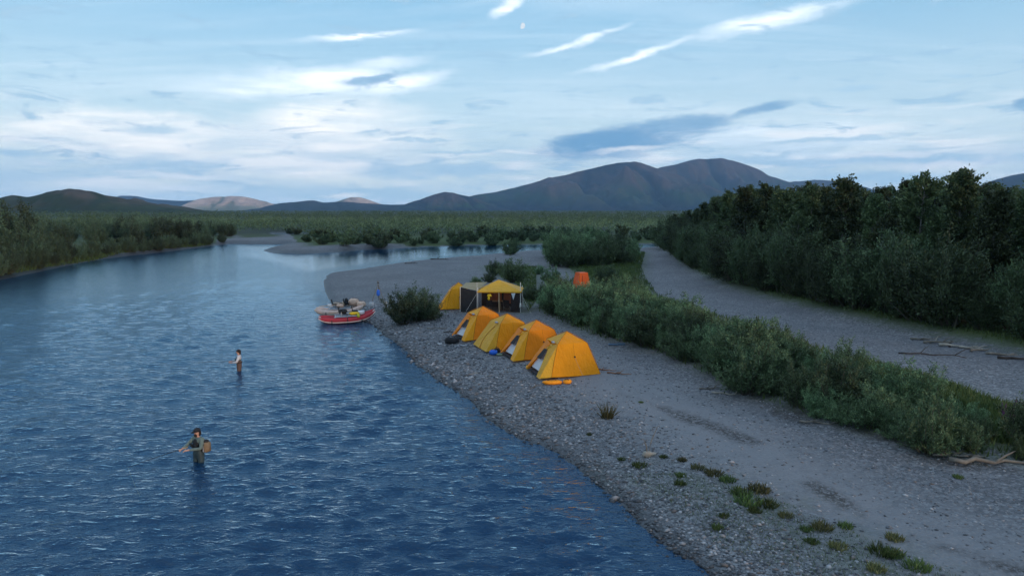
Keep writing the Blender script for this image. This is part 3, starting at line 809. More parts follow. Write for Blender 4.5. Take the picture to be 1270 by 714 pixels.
# scattered bushes of the bar
for px, py, h_, wd, lab in [(500, 402, 2.6, 1.0, 'dark rounded willow bush standing alone at the water end of the bar, left front'), (520, 398, 2.7, 1.1, 'dark willow bush in the middle of the lone clump left of the tents'), (534, 396, 2.2, .9, 'dark willow bush of the lone clump, nearest the yellow tent beside the cook shelter'),
                             (612, 342, 2.0, .9, 'small willow bush behind the cook shelter, left of the rounder one'), (638, 350, 2.8, 1.1, 'round green willow bush on the gravel just behind the cook shelter'), (632, 316, 2.9, 1.0, 'single dark willow bush by the far water channel'),
                             (606, 350, 1.1, 1.4, 'low pale green shrub behind the tan awning'), (592, 352, .8, 1.5, 'lowest pale green shrub behind the yellow dome tent'), (738, 362, 1.0, 1.0, 'small willow in front of the orange toilet tent, right'), (706, 370, .9, 1.1, 'small willow bush in front of the orange toilet tent, left'),
                             (660, 372, 1.3, 1.2, 'low willow shrub right of the cook shelter'), (684, 352, 1.9, 1.0, 'willow bush left of the orange toilet tent'), (668, 340, 1.2, 1.1, 'low shrub on the gravel behind the cook shelter, right'), (752, 352, 2.1, 1.2, 'willow bush right of the orange toilet tent')]:
    v = on(px, py); dk = px < 545
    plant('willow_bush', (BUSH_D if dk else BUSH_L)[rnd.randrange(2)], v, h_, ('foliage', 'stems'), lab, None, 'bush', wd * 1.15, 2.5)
CL = poly([(676, 326), (700, 333), (740, 334), (788, 330), (790, 318), (740, 314), (690, 313)], .8)
pts = scatter(CL, 26, 2.3, g)
for q in pts:
    plant('willow_bush', BUSH_L[int(g.integers(0, 5))], (q[0], q[1], gz(*q)), g.uniform(3.0, 4.9), ('foliage', 'stems'), ('tall willow in the thicket behind the camp, ' + ('its left side' if q[0] < 10 else 'its middle' if q[0] < 15 else 'its right side by the dry channel') + (', front' if q[1] < 100 else ', back')), 'willow thicket behind the camp', 'bush', g.uniform(.8, 1.05), 2.5)
# bushes along the far shore
SH2 = poly([(362, 300), (400, 304.5), (440, 306), (480, 305), (520, 302.5), (640, 299.5), (806, 299), (840, 291), (640, 291.5), (500, 294), (420, 295), (380, 291), (352, 290), (376, 294)], .8)
pts = scatter(SH2, 105, 3.1, g)
for q in pts:
    plant('willow_bush', FAR_L[int(g.integers(0, 3))], (q[0], q[1], gz(*q)), g.uniform(1.6, 3.2), ('foliage', 'stems'), (('taller' if q[1] % 1 > .5 else 'lower') + ' green willow shrub on the flat across the far channel, ' + ('left, above the gravel spit' if q[0] < -38 else 'above the bar tip' if q[0] < -8 else 'right of the middle' if q[0] < 15 else 'beside the wood')), 'willow shrubs across the far channel', 'bush', g.uniform(1.0, 1.4), 3.4)
# the left bank
LB = [(-118, 62), (-84, 58), (-72, 72)] + poly([(-4, 345.5), (56, 332.5), (106, 322.8), (148, 316.6), (198, 311.8), (236, 307.2), (262, 303.8), (284, 300.5), (292, 296), (275, 288), (200, 289), (120, 296)]) + [(-135, 110)]
edge = [G(*p_) for p_ in [(-40, 352), (0, 347), (60, 334), (110, 324), (150, 318), (200, 313), (240, 308), (262, 305), (285, 302.5)]]
pts = scatter(LB, 138, 3.3, g)
ev_e = np.array(edge); seg_ = np.hypot(*np.diff(ev_e, axis=0).T); cu_ = np.concatenate([[0], np.cumsum(seg_)])
tt_ = np.sort(g.uniform(0, cu_[-1], 62)); ex_ = np.interp(tt_, cu_, ev_e[:, 0]) - g.uniform(1.2, 2.6, 62); ey_ = np.interp(tt_, cu_, ev_e[:, 1]) + g.uniform(.5, 1.8, 62)
pts = np.vstack([pts, np.stack([ex_, ey_], 1)])
dsh = seg_dist(pts[:, 0], pts[:, 1], edge, False)
rowl, fr = front_row(pts, edge, 8, 8)
for n_, (q, d_) in enumerate(zip(pts, dsh)):
    h_ = (g.uniform(2.0, 3.8) if d_ < 3.6 else g.uniform(4.6, 6.4) if d_ < 7 else g.uniform(6.6, 9.0)) * (1 - .55 * min(1, max(0, (q[1] - 115) / 80)))
    plant('willow_tree', BIG_L[int(g.integers(0, 4))], (q[0], q[1], gz(*q)), h_, ('foliage', 'stems'), (f'dark grey-green willow at the water of the left bank, {ORD[rowl[n_]]} from the left' if n_ in rowl and rowl[n_] < 20 else 'dark willow behind the first row on the left bank, ' + ('near the picture edge' if fr[n_] < .3 else 'halfway along the reach' if fr[n_] < .65 else 'towards the far gravel patch')), 'willows along the left river bank', 'tree', g.uniform(.8, 1.05), 6.0)
# the poplar wood on the right, and willows at its foot
FEDGE = [G(*p_, .8) for p_ in [(822, 307), (840, 319), (862, 336), (905, 353), (960, 369), (1040, 388), (1100, 399), (1180, 416), (1275, 435), (1400, 461)]]
FB = FEDGE + [(62, 38), (72, 52), (78, 75), (78, 100), (72, 130), (66, 165), G(835, 300)]
pts = scatter(FB, 278, 2.35, g, lambda x, y: seg_dist(x, y, FEDGE, False) > 2.2)
for q in pts:
    d_ = float(seg_dist(np.array([q[0]]), np.array([q[1]]), FEDGE, False)[0])
    h_ = g.uniform(4.8, 7.0) if d_ < 5.5 else g.uniform(8.2, 10.2) * (.92 + .16 * min(1, max(0, (q[1] - 50) / 60))) * (1.08 if q[1] < 70 else 1)
    h_ *= .55 + .45 * min(1, max(0, (q[0] / q[1] - .225) / .09))
    plant('poplar_tree', POP_L[int(g.integers(0, 5))], (q[0], q[1], gz(*q)), h_, ('crown', 'trunk'), (('tall' if h_ > 9.4 else 'shorter') + ' dark poplar in the wood, ' + ('near its front edge' if d_ < 6 else 'deep among the others') + ', ' + ('at the right' if q[1] < 62 else 'in the middle' if q[1] < 95 else 'at the far left end')), 'poplars of the wood on the right', 'tree', g.uniform(.85, 1.15), 10.0)
pts = scatter(FB, 100, 1.55, g, lambda x, y: (seg_dist(x, y, FEDGE, False) < 2.8))
rowf, fr = front_row(pts, FEDGE[::-1], 5, 4)
for n_, q in enumerate(pts):
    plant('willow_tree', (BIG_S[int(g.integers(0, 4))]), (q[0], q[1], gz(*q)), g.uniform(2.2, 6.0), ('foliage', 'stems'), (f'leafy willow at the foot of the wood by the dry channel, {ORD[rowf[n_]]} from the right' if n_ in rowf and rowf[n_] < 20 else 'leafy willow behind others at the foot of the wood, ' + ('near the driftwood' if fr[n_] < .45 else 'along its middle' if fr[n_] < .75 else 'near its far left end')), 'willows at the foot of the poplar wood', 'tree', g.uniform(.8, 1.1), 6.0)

# far shrubland and the rest of the wood: nobody could count them
def clumps(px_, py_, hh, ww, nl, ls, g):
    n = len(px_); idx = np.repeat(np.arange(n), nl); m_ = len(idx)
    a_ = g.uniform(0, 2 * pi, m_); u = g.random(m_) ** .5; zz = g.random(m_)
    rad_ = ww[idx] * u * np.sqrt(np.clip(1 - (zz - .25) ** 2 * 1.5, .05, 1)) * .5
    base = ground_z(px_, py_)
    P = np.stack([px_[idx] + rad_ * np.cos(a_), py_[idx] + rad_ * np.sin(a_), base[idx] + hh[idx] * zz * (1 - .35 * u)], 1)
    D = np.stack([np.cos(a_) * .3, np.sin(a_) * .3, np.full(m_, .9)], 1)
    V, F = leaves(P, D, ls, ls * .62, g)
    ti = (g.random(n) ** 1.4)[idx] * .75 + g.random(m_) * .3 + (2.2 * (fbm(px_ * .35, py_, 60, 8, 3) - .47))[idx]
    return V, F, np.clip(ti, 0, .95)


def region_pts(n, r0, r1, a0, a1, g):
    a_ = np.radians(g.uniform(a0, a1, n)); r = np.sqrt(g.uniform(r0 ** 2, r1 ** 2, n)); return r * np.sin(a_), r * np.cos(a_)


Vs, Fs, Ts = [], [], []; off = 0
avoid = [poly(p_) if False else p_ for p_ in (MAIN, FOREST, LB)]
for n, r0, r1, nl, ls, hlo, hhi, wlo, whi in [(5600, 205, 520, 28, .62, 1.8, 5.0, 3.0, 8.0), (2600, 520, 1100, 22, 1.2, 2.0, 6.5, 6, 14), (2600, 1100, 3600, 15, 2.6, 2.5, 8.0, 14, 40)]:
    x, y = region_pts(n, r0, r1, -48, 42, g)
    ok = ~inside(x, y, MAIN) & ~inside(x, y, POND) & (seg_dist(x, y, MAIN) > 9) & ~inside(x, y, LB) & ~inside(x, y, patch_poly := poly([(268, 304), (362, 304), (362, 291), (272, 291)])) & (sd(x, y, SH2) < -2)
    x, y = x[ok], y[ok]; h_ = g.uniform(hlo, hhi, len(x)); w_ = g.uniform(wlo, whi, len(x))
    V, F, T_ = clumps(x, y, h_, w_, nl, ls, g); Vs.append(V); Fs.append(F + off); Ts.append(T_ * (.15 if r0 > 1000 else .35 if r0 > 500 else .8)); off += len(V)
# taller trees behind the left bank
x = g.uniform(-330, -90, 420); y = g.uniform(60, 330, 420); ok = (sd(x, y, LEFTB) > 14) & ~inside(x, y, LB); x, y = x[ok], y[ok]
V, F, T_ = clumps(x, y, g.uniform(5, 7.6, len(x)) * np.clip(1.15 - y / 1000, .7, 1), g.uniform(4, 7, len(x)), 90, .7, g); Vs.append(V); Fs.append(F + off); Ts.append(T_ * .45); off += len(V)
tag(link('shrubland', np_mesh('shrubland', np.concatenate(Vs), np.concatenate(Fs), m_field, False, {'tint': ('FACE', np.concatenate(Ts))})), kind='stuff')
x, y = region_pts(900, 60, 420, 18, 60, g); ok = (sd(x, y, FOREST) > 8) & ~inside(x, y, FB) & (y > 20); x, y = x[ok], y[ok]
V, F, T_ = clumps(x, y, g.uniform(7.5, 10.2, len(x)), g.uniform(3, 5, len(x)), 70, .65, g)
tag(link('wood', np_mesh('wood', V, F, m_poplar, False, {'tint': ('FACE', T_)})), kind='stuff')
#@@CAMP

# ------------------------------------------------------------------ tents
def fabric(name, c, trans=.45, weave=60):
    m, t, p = new_mat(name)
    co = t.node('ShaderNodeTexCoord').outputs['Object']
    n = t.noise(co, 1.4, 5, .6)
    cc = t.mix(t.ramp(n, .3, .75), tuple(x * .9 for x in c), c)
    t.set(p.inputs['Base Color'], cc); p.inputs['Roughness'].default_value = .62; p.inputs['Specular IOR Level'].default_value = .25
    p.inputs['Sheen Weight'].default_value = .15
    h = t.math('ADD', t.noise(t.mapping(co, scale=(1, 1, .5)), 2.6, 4, .6), t.math('MULTIPLY', t.noise(co, 11, 3), .2))
    t.set(p.inputs['Normal'], t.bump(h, .85, .16))
    tr = t.node('ShaderNodeBsdfTranslucent'); t.set(tr.inputs[0], cc)
    mx = t.node('ShaderNodeMixShader'); mx.inputs[0].default_value = trans
    t.l.new(p.outputs[0], mx.inputs[1]); t.l.new(tr.outputs[0], mx.inputs[2]); t.l.new(mx.outputs[0], t.n['Material Output'].inputs[0])
    return m


f_orange = fabric('orange_fly', (1.0, .37, .002), .3)
f_deep = fabric('deep_orange_fly', (1.0, .30, .003), .3)
f_must = fabric('mustard_fly', (.86, .46, .035), .3)
f_yell = fabric('yellow_fly', (1.0, .45, .012), .3)
f_tan = fabric('tan_awning', (.36, .29, .15), .3)
f_red = fabric('toilet_tent_fabric', (.92, .16, .03), .3)
f_white = fabric('white_nylon', (.80, .84, .88), .3)
f_rust = fabric('rust_wall', (.75, .20, .05), .3)
m_dark = simple('black_cloth', (.02, .02, .022), .8, .3, 4)
m_pole = simple('tent_pole', (.62, .60, .56), .4, .1, 4, spec=.5)
m_wood = simple('peeled_pole', (.46, .30, .17), .8, .2, 6, .3)
m_seam = simple('seam_tape', (.45, .17, .01), .8, .1)
m_grey = simple('grey_gear', (.30, .31, .33), .7, .2)
m_blue = simple('blue_nylon', (.02, .12, .55), .5, .2)
m_green = simple('sage_cloth', (.18, .22, .15), .8, .2)
m_yel = simple('yellow_plastic', (.80, .50, .02), .5, .1)
m_wht = simple('white_plastic', (.78, .80, .82), .45, .1)
m_tanbag = simple('tan_vinyl', (.62, .42, .31), .55, .2, 5, .2)
m_tan2 = simple('sand_vinyl', (.50, .38, .28), .55, .2, 5, .2)
m_redv = simple('red_hypalon', (.38, .012, .022), .6, .15, 3, .1, spec=.5)
m_grytube = simple('grey_hypalon', (.60, .42, .34), .5, .2, 3, .1, spec=.4)
m_cream = simple('cream_rubber', (.78, .66, .56), .5, .1)
m_alu = simple('aluminium', (.5, .5, .52), .35, .1, 4, metallic=.8)
m_orb = simple('orange_bag_cloth', (.85, .28, .01), .7, .2, 6, .3)

# mesh that one half sees through
m_net = bpy.data.materials.new('bug_netting'); m_net.use_nodes = True; t = NT(m_net.node_tree); p = t.n['Principled BSDF']
p.inputs['Base Color'].default_value = (.045, .024, .018, 1); p.inputs['Roughness'].default_value = .9
tp = t.node('ShaderNodeBsdfTransparent'); mx = t.node('ShaderNodeMixShader'); mx.inputs[0].default_value = .6
t.l.new(p.outputs[0], mx.inputs[1]); t.l.new(tp.outputs[0], mx.inputs[2]); t.l.new(mx.outputs[0], t.n['Material Output'].inputs[0])


def dome_tent(pos, rz, label, H=2.15, b=1.32, side=f_orange, front=f_must, door='open', group='dome tents in a row on the gravel bar', vest=.62, seed=1):
    """a square-based dome on curved poles; the door side looks towards local -X, the near side towards -Y"""
    e = empty('dome_tent', pos, rz, label=label, cat='tent', group=group)
    sz, sr = H * .76, b * .60
    C = [Vector((-b, -b, 0)), Vector((b, -b, 0)), Vector((b, b, 0)), Vector((-b, b, 0))]
    Mm = [Vector((0, -b * 1.07, 0)), Vector((b * 1.07, 0, 0)), Vector((0, b * 1.07, 0)), Vector((-b * 1.07, 0, 0))]
    S = [Vector((x * sr / b, y * sr / b, sz)) for x, y, _ in C]; SM = [Vector((x * sr / b * 1.02, y * sr / b * 1.02, sz + .05)) for x, y, _ in Mm]
    top = Vector((0, 0, H))
    for i, (mat_) in enumerate([side, side, side]):           # -Y, +X, +Y
        j = (i + 1) % 4
        for a_, c_, sa, sc_ in ((C[i], Mm[i], S[i], SM[i]), (Mm[i], C[j], SM[i], S[j])):
            mb = MB(); mb.panel(a_ + Vector((0, 0, .03)), c_ + Vector((0, 0, .03)), sc_, sa, 6, .07); mb.build('side_panel', mat_, e, True)
        mb = MB(); mb.panel(S[i], S[j], top, top, 6, -.05); mb.build('roof_panel', mat_, e, True)
    mb = MB(); mb.panel(S[3], S[0], top, top, 6, -.05); mb.build('roof_panel', front, e, True)
    # front: a slope that runs out to a porch
    F0 = Vector((-b - vest, -b * .98, 0)); F1 = Vector((-b - vest * .8, b * .9, 0)); FT0 = S[0]; FT1 = S[3]
    dtop = (FT0 + FT1) * .5 + Vector((-.10, 0, -.10)); dl_ = F0 * .80 + F1 * .20; dr_ = F0 * .07 + F1 * .93
    if door == 'closed':
        mb = MB(); mb.panel(F0, F1, FT1, FT0, 8, .04); mb.build('front_panel', front, e, True)
        pts = [F0 * .55 + F1 * .45 + Vector((-.03, 0, .05))]
        for k in range(1, 8):
            q = k / 8; pts.append((F0 * (.55 - .38 * sin(q * 2)) + F1 * (.45 + .38 * sin(q * 2))) * (1 - q) + (FT0 * .8 + FT1 * .2) * q + Vector((-.035, 0, 0)))
        mb = MB(); mb.tube(pts, .022, 5); mb.build('door_zip', m_seam, e)
    else:
        mb = MB(); mb.panel(F0, dl_, dtop, FT0, 6, .03); mb.build('front_panel', front, e, True)
        mb = MB(); mb.panel(dr_, F1, FT1, dtop, 6, .03); mb.build('front_panel', f_deep, e, True)
        # the inner tent's pale door, and a black panel for the shade in the gap above
        mb = MB(); mb.panel(Vector((-b * 1.2, -b * .75, .12)), Vector((-b * 1.2, b * .7, .12)), Vector((-sr * 1.28, b * .30, sz * .78)), Vector((-sr * 1.28, -b * .42, sz * .78)), 4, 0); mb.build('inner_door', f_white, e, True)
        mb = MB(); mb.panel(Vector((-b * 1.12, -b * .12, sz * .46)), Vector((-b * 1.12, b * .35, sz * .44)), Vector((-sr * 1.42, b * .2, sz * .76)), Vector((-sr * 1.42, -b * .12, sz * .78)), 4, 0); mb.build('gap_shade', m_dark, e)
        mb = MB(); mb.tube([dtop + Vector((-.06, -.25, -.1)), dtop + Vector((-.12, -.05, -.22)), dtop + Vector((-.16, .2, -.38))], [.05, .09, .05], 6); mb.build('rolled_door', front, e, True)
        mb = MB(); mb.box((-b - vest * .35, 0, .02), (vest * .9, b * 1.2, .03)); mb.build('groundsheet', m_dark, e)
    # the side walls of the porch
    mb = MB(); mb.panel(F0, C[0] + Vector((0, 0, .03)), S[0], S[0], 6, .0); mb.build('porch_side', front, e, True)
    mb = MB(); mb.panel(C[3] + Vector((0, 0, .03)), F1, S[3], S[3], 6, .0); mb.build('porch_side', f_deep, e, True)
    # poles show as seams
    for i in range(4):
        mb = MB(); pts = [C[i], C[i] * .5 + S[i] * .5 + (C[i].normalized() * .05), S[i] + S[i].normalized() * .01, S[i] * .5 + top * .5 + Vector((0, 0, .055)), top + Vector((0, 0, .015))]; mb.tube(pts, .014, 5); mb.build('pole_sleeve', m_seam, e)
    for i in (0, 1, 2):
        mb = MB(); mb.tube([Mm[i] * .96 + Vector((0, 0, sz * .03)), (Mm[i] * .45 + SM[i] * .55), SM[i]], .008, 5); mb.build('seam', m_seam, e)
        c_ = Mm[i] * .42 + SM[i] * .58; mb = MB(); mb.box(c_ * 1.015, (.07, .07, .07)); mb.build('guy_patch', m_dark, e)
        mb = MB(); q = c_.copy(); q2 = Vector((Mm[i].x * 1.75, Mm[i].y * 1.75, .02)); mb.tube([q, q2], .004, 4); mb.build('guy_line', m_grey, e)
    mb = MB(); mb.blob(S[0] * .75 + S[3] * .25 + Vector((-.1, 0, .06)), (.10, .14, .06), seed, 8, 5); mb.build('vent', m_grey, e)
    return e


cT = [on(702.5, 459), on(665, 439), on(629, 428), on(599, 416)]
dome_tent(cT[0], R(17), 'nearest and rightmost orange dome tent with mustard porch tied open, orange sacks in front', front=f_must, side=f_orange, b=1.30, H=2.0, seed=1)
dome_tent(cT[1], R(21), 'third dome tent of the row, deep orange, porch half open on white lining', front=f_yell, side=f_deep, b=1.27, H=1.95, seed=2)
dome_tent(cT[2], R(24), 'yellow dome tent second in the row, with its mustard front zipped shut', front=f_must, side=f_orange, door='closed', b=1.27, H=1.93, seed=3)
dome_tent(cT[3], R(27), 'farthest dome tent of the row, orange, door open showing pale lining, black bag in front', front=f_yell, side=f_deep, b=1.24, H=1.92, seed=4)

# the yellow dome attached to the cook shelter
kt = on(569, 381)
dome_tent(kt + Vector((0, 0, 0)), R(8), 'yellow dome tent at the far end beside the netted cook shelter', front=f_yell, side=f_yell, door='closed', group=None, b=1.05, H=2.05, vest=.75, seed=5)

# cook shelter
ks = on(619, 387)
e = empty('cook_shelter', ks, R(-4), label='cook shelter with mustard pyramid roof, black netting walls and peeled wooden centre post', cat='shelter')
hw, dp, eh, ph = 1.66, 2.7, 1.62, 2.42
cs = [Vector((-hw, 0, 0)), Vector((hw, 0, 0)), Vector((hw, dp, 0)), Vector((-hw, dp, 0))]
apex = Vector((-.15, dp / 2, ph)); ev = [c_ + Vector((0, 0, eh + .02)) for c_ in cs]
for i in range(4):
    j = (i + 1) % 4; mb = MB(); a_, c_ = ev[i] + (ev[i] - Vector((0, dp / 2, eh))) * .06, ev[j] + (ev[j] - Vector((0, dp / 2, eh))) * .06
    mb.panel(a_, c_, apex, apex, 8, .10); mb.build('roof_panel', f_must, e, True)
    mb = MB(); mb.panel(a_ + Vector((0, 0, -.10)), c_ + Vector((0, 0, -.10)), c_, a_, 4); mb.build('valance', f_must, e)
def wall(a_, c_, mat_, nm='netting_wall', h0=.02, h1=eh - .02):
    mb = MB(); up0, up1 = Vector((0, 0, h0)), Vector((0, 0, h1)); mb.panel(a_ + up0, c_ + up0, c_ + up1, a_ + up1, 5, .03); return mb.build(nm, mat_, e, True)
wall(cs[0], cs[1], m_net); wall(cs[1], cs[2], m_net); wall(cs[2], cs[3], m_dark, 'back_wall'); wall(cs[3], cs[0], m_net)
wall(cs[1] * .78 + cs[0] * .22 + Vector((0, .02, 0)), cs[1] + Vector((0, .02, 0)), m_dark, 'black_curtain')
wall(cs[3] * .82 + cs[2] * .18 + Vector((0, -.25, 0)), cs[3] * .5 + cs[2] * .5 + Vector((0, -.25, 0)), f_rust, 'rust_curtain', .55)
wall(cs[3] * .45 + cs[2] * .55 + Vector((0, -.25, 0)), cs[3] * .12 + cs[2] * .88 + Vector((0, -.25, 0)), f_rust, 'rust_curtain', .35)
for a_, h_ in ((cs[0], 1.9), (cs[1], 2.35), (cs[2], 1.8), (cs[3], 1.8)):
    mb = MB(); mb.tube([a_ * 1.01, a_ * 1.01 + Vector((0, 0, h_))], .028, 6); mb.build('corner_pole', m_pole, e)
mb = MB(); mb.tube([Vector((.02, -.04, 0)), Vector((-.02, -.04, eh))], .045, 7); mb.build('centre_post', m_wood, e)
mb = MB(); mb.tube([Vector((.02, dp / 2, 0)), apex], .04, 7); mb.build('ridge_post', m_wood, e)
mb = MB(); mb.add([(.95, -.03, 1.50), (1.28, -.03, 1.52), (1.12, -.03, .98), (.95, -.06, 1.50), (1.28, -.06, 1.52), (1.12, -.06, .98)], [(0, 1, 2), (5, 4, 3), (0, 3, 4, 1), (1, 4, 5, 2), (2, 5, 3, 0)]); mb.build('white_pennant', f_white, e)
mb = MB(); mb.blob((-.75, -.05, 1.32), (.20, .05, .10), 3, 7, 5, .3); mb.blob((-.80, -.05, 1.08), (.10, .05, .15), 4, 7, 5, .3); mb.build('yellow_rain_hat', m_yel, e, True)
mb = MB(); mb.blob((hw + .02, -.05, .55), (.09, .07, .2), 3, 7, 5, .3); mb.build('rope_coil', m_pole, e, True)
for px_ in (-hw, hw):
    mb = MB(); mb.tube([Vector((px_, 0, eh)), Vector((px_ * 1.55, -.9, .02))], .007, 4); mb.build('guy_line', m_pole, e)
# inside: table and chairs
def camp_table(pos, rz):
    tt_ = empty('camp_table', pos, rz, label='low folding camp table inside the netted cook shelter', cat='table')
    mb = MB(); mb.box((0, 0, .68), (1.3, .6, .035)); mb.build('table_top', m_wood, tt_)
    for x in (-.58, .58):
        for y in (-.24, .24): mb = MB(); mb.tube([(x, y, 0), (x * .96, y, .665)], .015, 5); mb.build('leg', m_alu, tt_)
camp_table(ks + Vector((-.25, 1.5, .0)), R(5))
def camp_chair(pos, rz, label):
    c_ = empty('camp_chair', pos, rz, label=label, cat='chair', group='folding chairs in the cook shelter')
    mb = MB(); mb.panel((-.25, -.22, .42), (.25, -.22, .42), (.25, .24, .38), (-.25, .24, .38), 4, .05); mb.build('seat', m_dark, c_)
    mb = MB(); mb.panel((-.25, .24, .40), (.25, .24, .40), (.25, .36, .88), (-.25, .36, .88), 4, .04); mb.build('backrest', m_dark, c_)
    for x in (-.25, .25):
        for y, z_ in ((-.22, .42), (.24, .4)): mb = MB(); mb.tube([(x, -y, 0), (x, y, z_)], .012, 5); mb.build('leg', m_alu, c_)
camp_chair(ks + Vector((.65, .85, 0)), R(160), 'black folding chair behind the netting, right of the wooden centre post')
camp_chair(ks + Vector((-.9, .7, 0)), R(200), 'black folding chair behind the netting, left of the wooden centre post')

# the tan awning between the yellow dome and the shelter
e = empty('awning', ks, R(-4), label='pale tan awning with black side walls between the yellow dome tent and the cook shelter', cat='awning')
A = [Vector((-hw - 1.35, -.1, 1.95)), Vector((-hw + .02, -.16, 1.70)), Vector((-hw + .55, dp * .75, 2.15)), Vector((-hw - 1.2, dp * .75, 2.1))]
A[1] = Vector((-hw - .06, -.12, 1.70))
mb = MB(); mb.panel(A[0], A[1], A[2], A[3], 8, .12, (0, 0, 1)); mb.build('canopy', f_tan, e, True)
g0 = lambda v: Vector((v.x, v.y, .02))
mb = MB(); mb.panel(g0(A[0]), g0(A[1]), A[1] - Vector((0, 0, .03)), A[0] - Vector((0, 0, .03)), 6, .05); mb.build('side_wall', m_dark, e, True)
mb = MB(); mb.panel(g0(A[3]), g0(A[0]), A[0] - Vector((0, 0, .03)), A[3] - Vector((0, 0, .03)), 6, .05); mb.build('side_wall', m_dark, e, True)
mb = MB(); mb.tube([g0(A[0]) - Vector((.05, .03, 0)), A[0] + Vector((-.02, -.03, .05))], .02, 6); mb.build('pole', m_pole, e)
mb = MB(); mb.tube([(-hw - .06, -.2, 0), (-hw - .05, -.2, 2.35)], .016, 6); mb.build('pole', m_pole, e)

# toilet tent
tt0 = on(721, 364)
e = empty('toilet_tent', tt0, R(24), label='tall narrow orange toilet tent standing among the willows', cat='tent')
w0, w1, hh_ = .48, .50, 1.95
B_ = [Vector((x * w0, y * w0, 0)) for x, y in ((-1, -1), (1, -1), (1, 1), (-1, 1))]; Tq = [Vector((x * w1 * .8, y * w1 * .8, hh_)) for x, y in ((-1, -1), (1, -1), (1, 1), (-1, 1))]
mid = [Vector((x * .55, y * .55, hh_ * .5)) for x, y in ((-1, -1), (1, -1), (1, 1), (-1, 1))]
for i in range(4):
    j = (i + 1) % 4; mb = MB(); mb.panel(B_[i], B_[j], mid[j], mid[i], 4, .03); mb.panel(mid[i], mid[j], Tq[j], Tq[i], 4, .03); mb.build('wall_panel', f_red, e, True)
    mb = MB(); mb.tube([B_[i] * 1.01, mid[i] * 1.01, Tq[i] * 1.01], .014, 5); mb.build('pole_sleeve', m_seam, e)
mb = MB(); mb.panel(Tq[0], Tq[1], Tq[2], Tq[3], 4, -.08, (0, 0, 1)); mb.build('roof', f_red, e, True)
mb = MB(); mb.tube([(-.2, -.50, .05), (-.22, -.565, .9), (-.16, -.44, 1.7)], .015, 5); mb.build('door_zip', m_dark, e)

# ------------------------------------------------------------------ things lying about the tents
def sack(name, px, py, r, mat_, label, cat, seed=1, rot=None, dz=0.0, extra=None, strap=None):
    v = on(px, py) + Vector((0, 0, dz))
    e = empty(name, v, rnd.uniform(-.5, .5), label=label, cat=cat)
    mb = MB(); mb.blob((0, 0, r[2] * .9), r, seed, 12, 8, .12, rot, .35)
    for ex in (extra or []): mb.blob(ex[:3], ex[3:6], seed + 5, 8, 6, .25)
    mb.build('body', mat_, e, True)
    mb = MB(); mb.tube([(-r[0] * .5, 0, r[2] * 1.75), (-r[0] * .2, 0, r[2] * 2.25), (r[0] * .2, 0, r[2] * 2.25), (r[0] * .5, 0, r[2] * 1.75)], .018, 5); mb.build('handle', strap or m_dark, e, True)
    return e
sack('stuff_sack', 685, 476, (.50, .22, .10), m_orb, 'crumpled orange sack lying in front of the nearest tent, the larger of two', 'sack', 3, extra=[(-.25, .05, .08, .2, .15, .08), (.2, -.08, .1, .22, .13, .1)])
sack('stuff_sack', 703, 475.5, (.22, .17, .10), m_orb, 'small crumpled orange sack in front of the nearest tent, beside a larger one', 'sack', 8, extra=[(.1, .05, .12, .12, .1, .09)])
sack('duffel_bag', 560, 426, (.52, .27, .22), m_dark, 'black duffel bag on the gravel left of the farthest tent of the row', 'bag', 5)
sack('towel', 575, 429, (.26, .14, .05), m_grey, 'pale grey cloth lying beside the black duffel bag', 'cloth', 6)
sack('rucksack', 612, 440, (.26, .18, .16), m_blue, 'small blue bag at the foot of the yellow tent', 'bag', 7)
sack('jacket', 620, 441, (.22, .14, .08), m_green, 'sage green garment lying next to the small blue bag', 'clothing', 9)
sack('boots_bag', 616.5, 437, (.20, .14, .14), m_dark, 'black bag just behind the small blue bag by the yellow tent', 'bag', 19)
sack('canister', 655, 457.5, (.13, .10, .12), m_yel, 'small yellow stuff sack at the porch of the nearest tent', 'sack', 11)
sack('boot_pile', 661, 455, (.30, .18, .12), m_dark, 'dark boots heaped in the porch of the nearest tent', 'boots', 12)
sack('seat_pad', 545.5, 427, (.16, .06, .04), m_wht, 'small white pad on the gravel, left of the black duffel bag', 'pad', 14)
v = on(765, 428); e = empty('tarpaulin', v, R(-10), label='dark blue folded tarp lying at the foot of the willow hedge', cat='tarp')
mb = MB(); mb.box((0, 0, .05), (1.0, .28, .08), (0, 0, .1)); mb.box((.25, .05, .10), (.45, .2, .06), (0, 0, .4)); mb.build('folded_sheet', simple('slate_tarp', (.09, .14, .20), .6, .2), e)


# ------------------------------------------------------------------ tripod with hanging water bag
v = on(469.5, 377)
e = empty('pole_tripod', v, 0, label='tall tripod of bare poles on the bar behind the rafts', cat='tripod')
apx = Vector((0, 0, 1.9))
for x, y in ((-.62, -.25), (.02, .6), (.62, -.3)):
    mb = MB(); mb.tube([Vector((x, y, 0)), apx + Vector((-x, -y, 0)) * .14 + Vector((0, 0, .14))], [.03, .02], 6); mb.build('leg', m_drift, e)
mb = MB(); mb.tube([apx + Vector((-.07, 0, -.05)), apx + Vector((.07, 0, .0))], .05, 6); mb.build('lashing', m_dark, e)
e2 = empty('water_bag', v + Vector((0, 0, .55)), 0, label='blue water bag hanging from the pole tripod', cat='bag')
mb = MB(); mb.blob((0, 0, .45), (.17, .10, .30), 4, 10, 8, .08, None, .3); mb.build('bladder', m_blue, e2, True)
mb = MB(); mb.tube([(0, 0, .72), (0, 0, 1.3)], .012, 5); mb.build('hanging_cord', m_dark, e2)
mb = MB(); mb.tube([(0, 0, .16), (0, 0, -.1)], .02, 5); mb.build('hose', m_dark, e2)
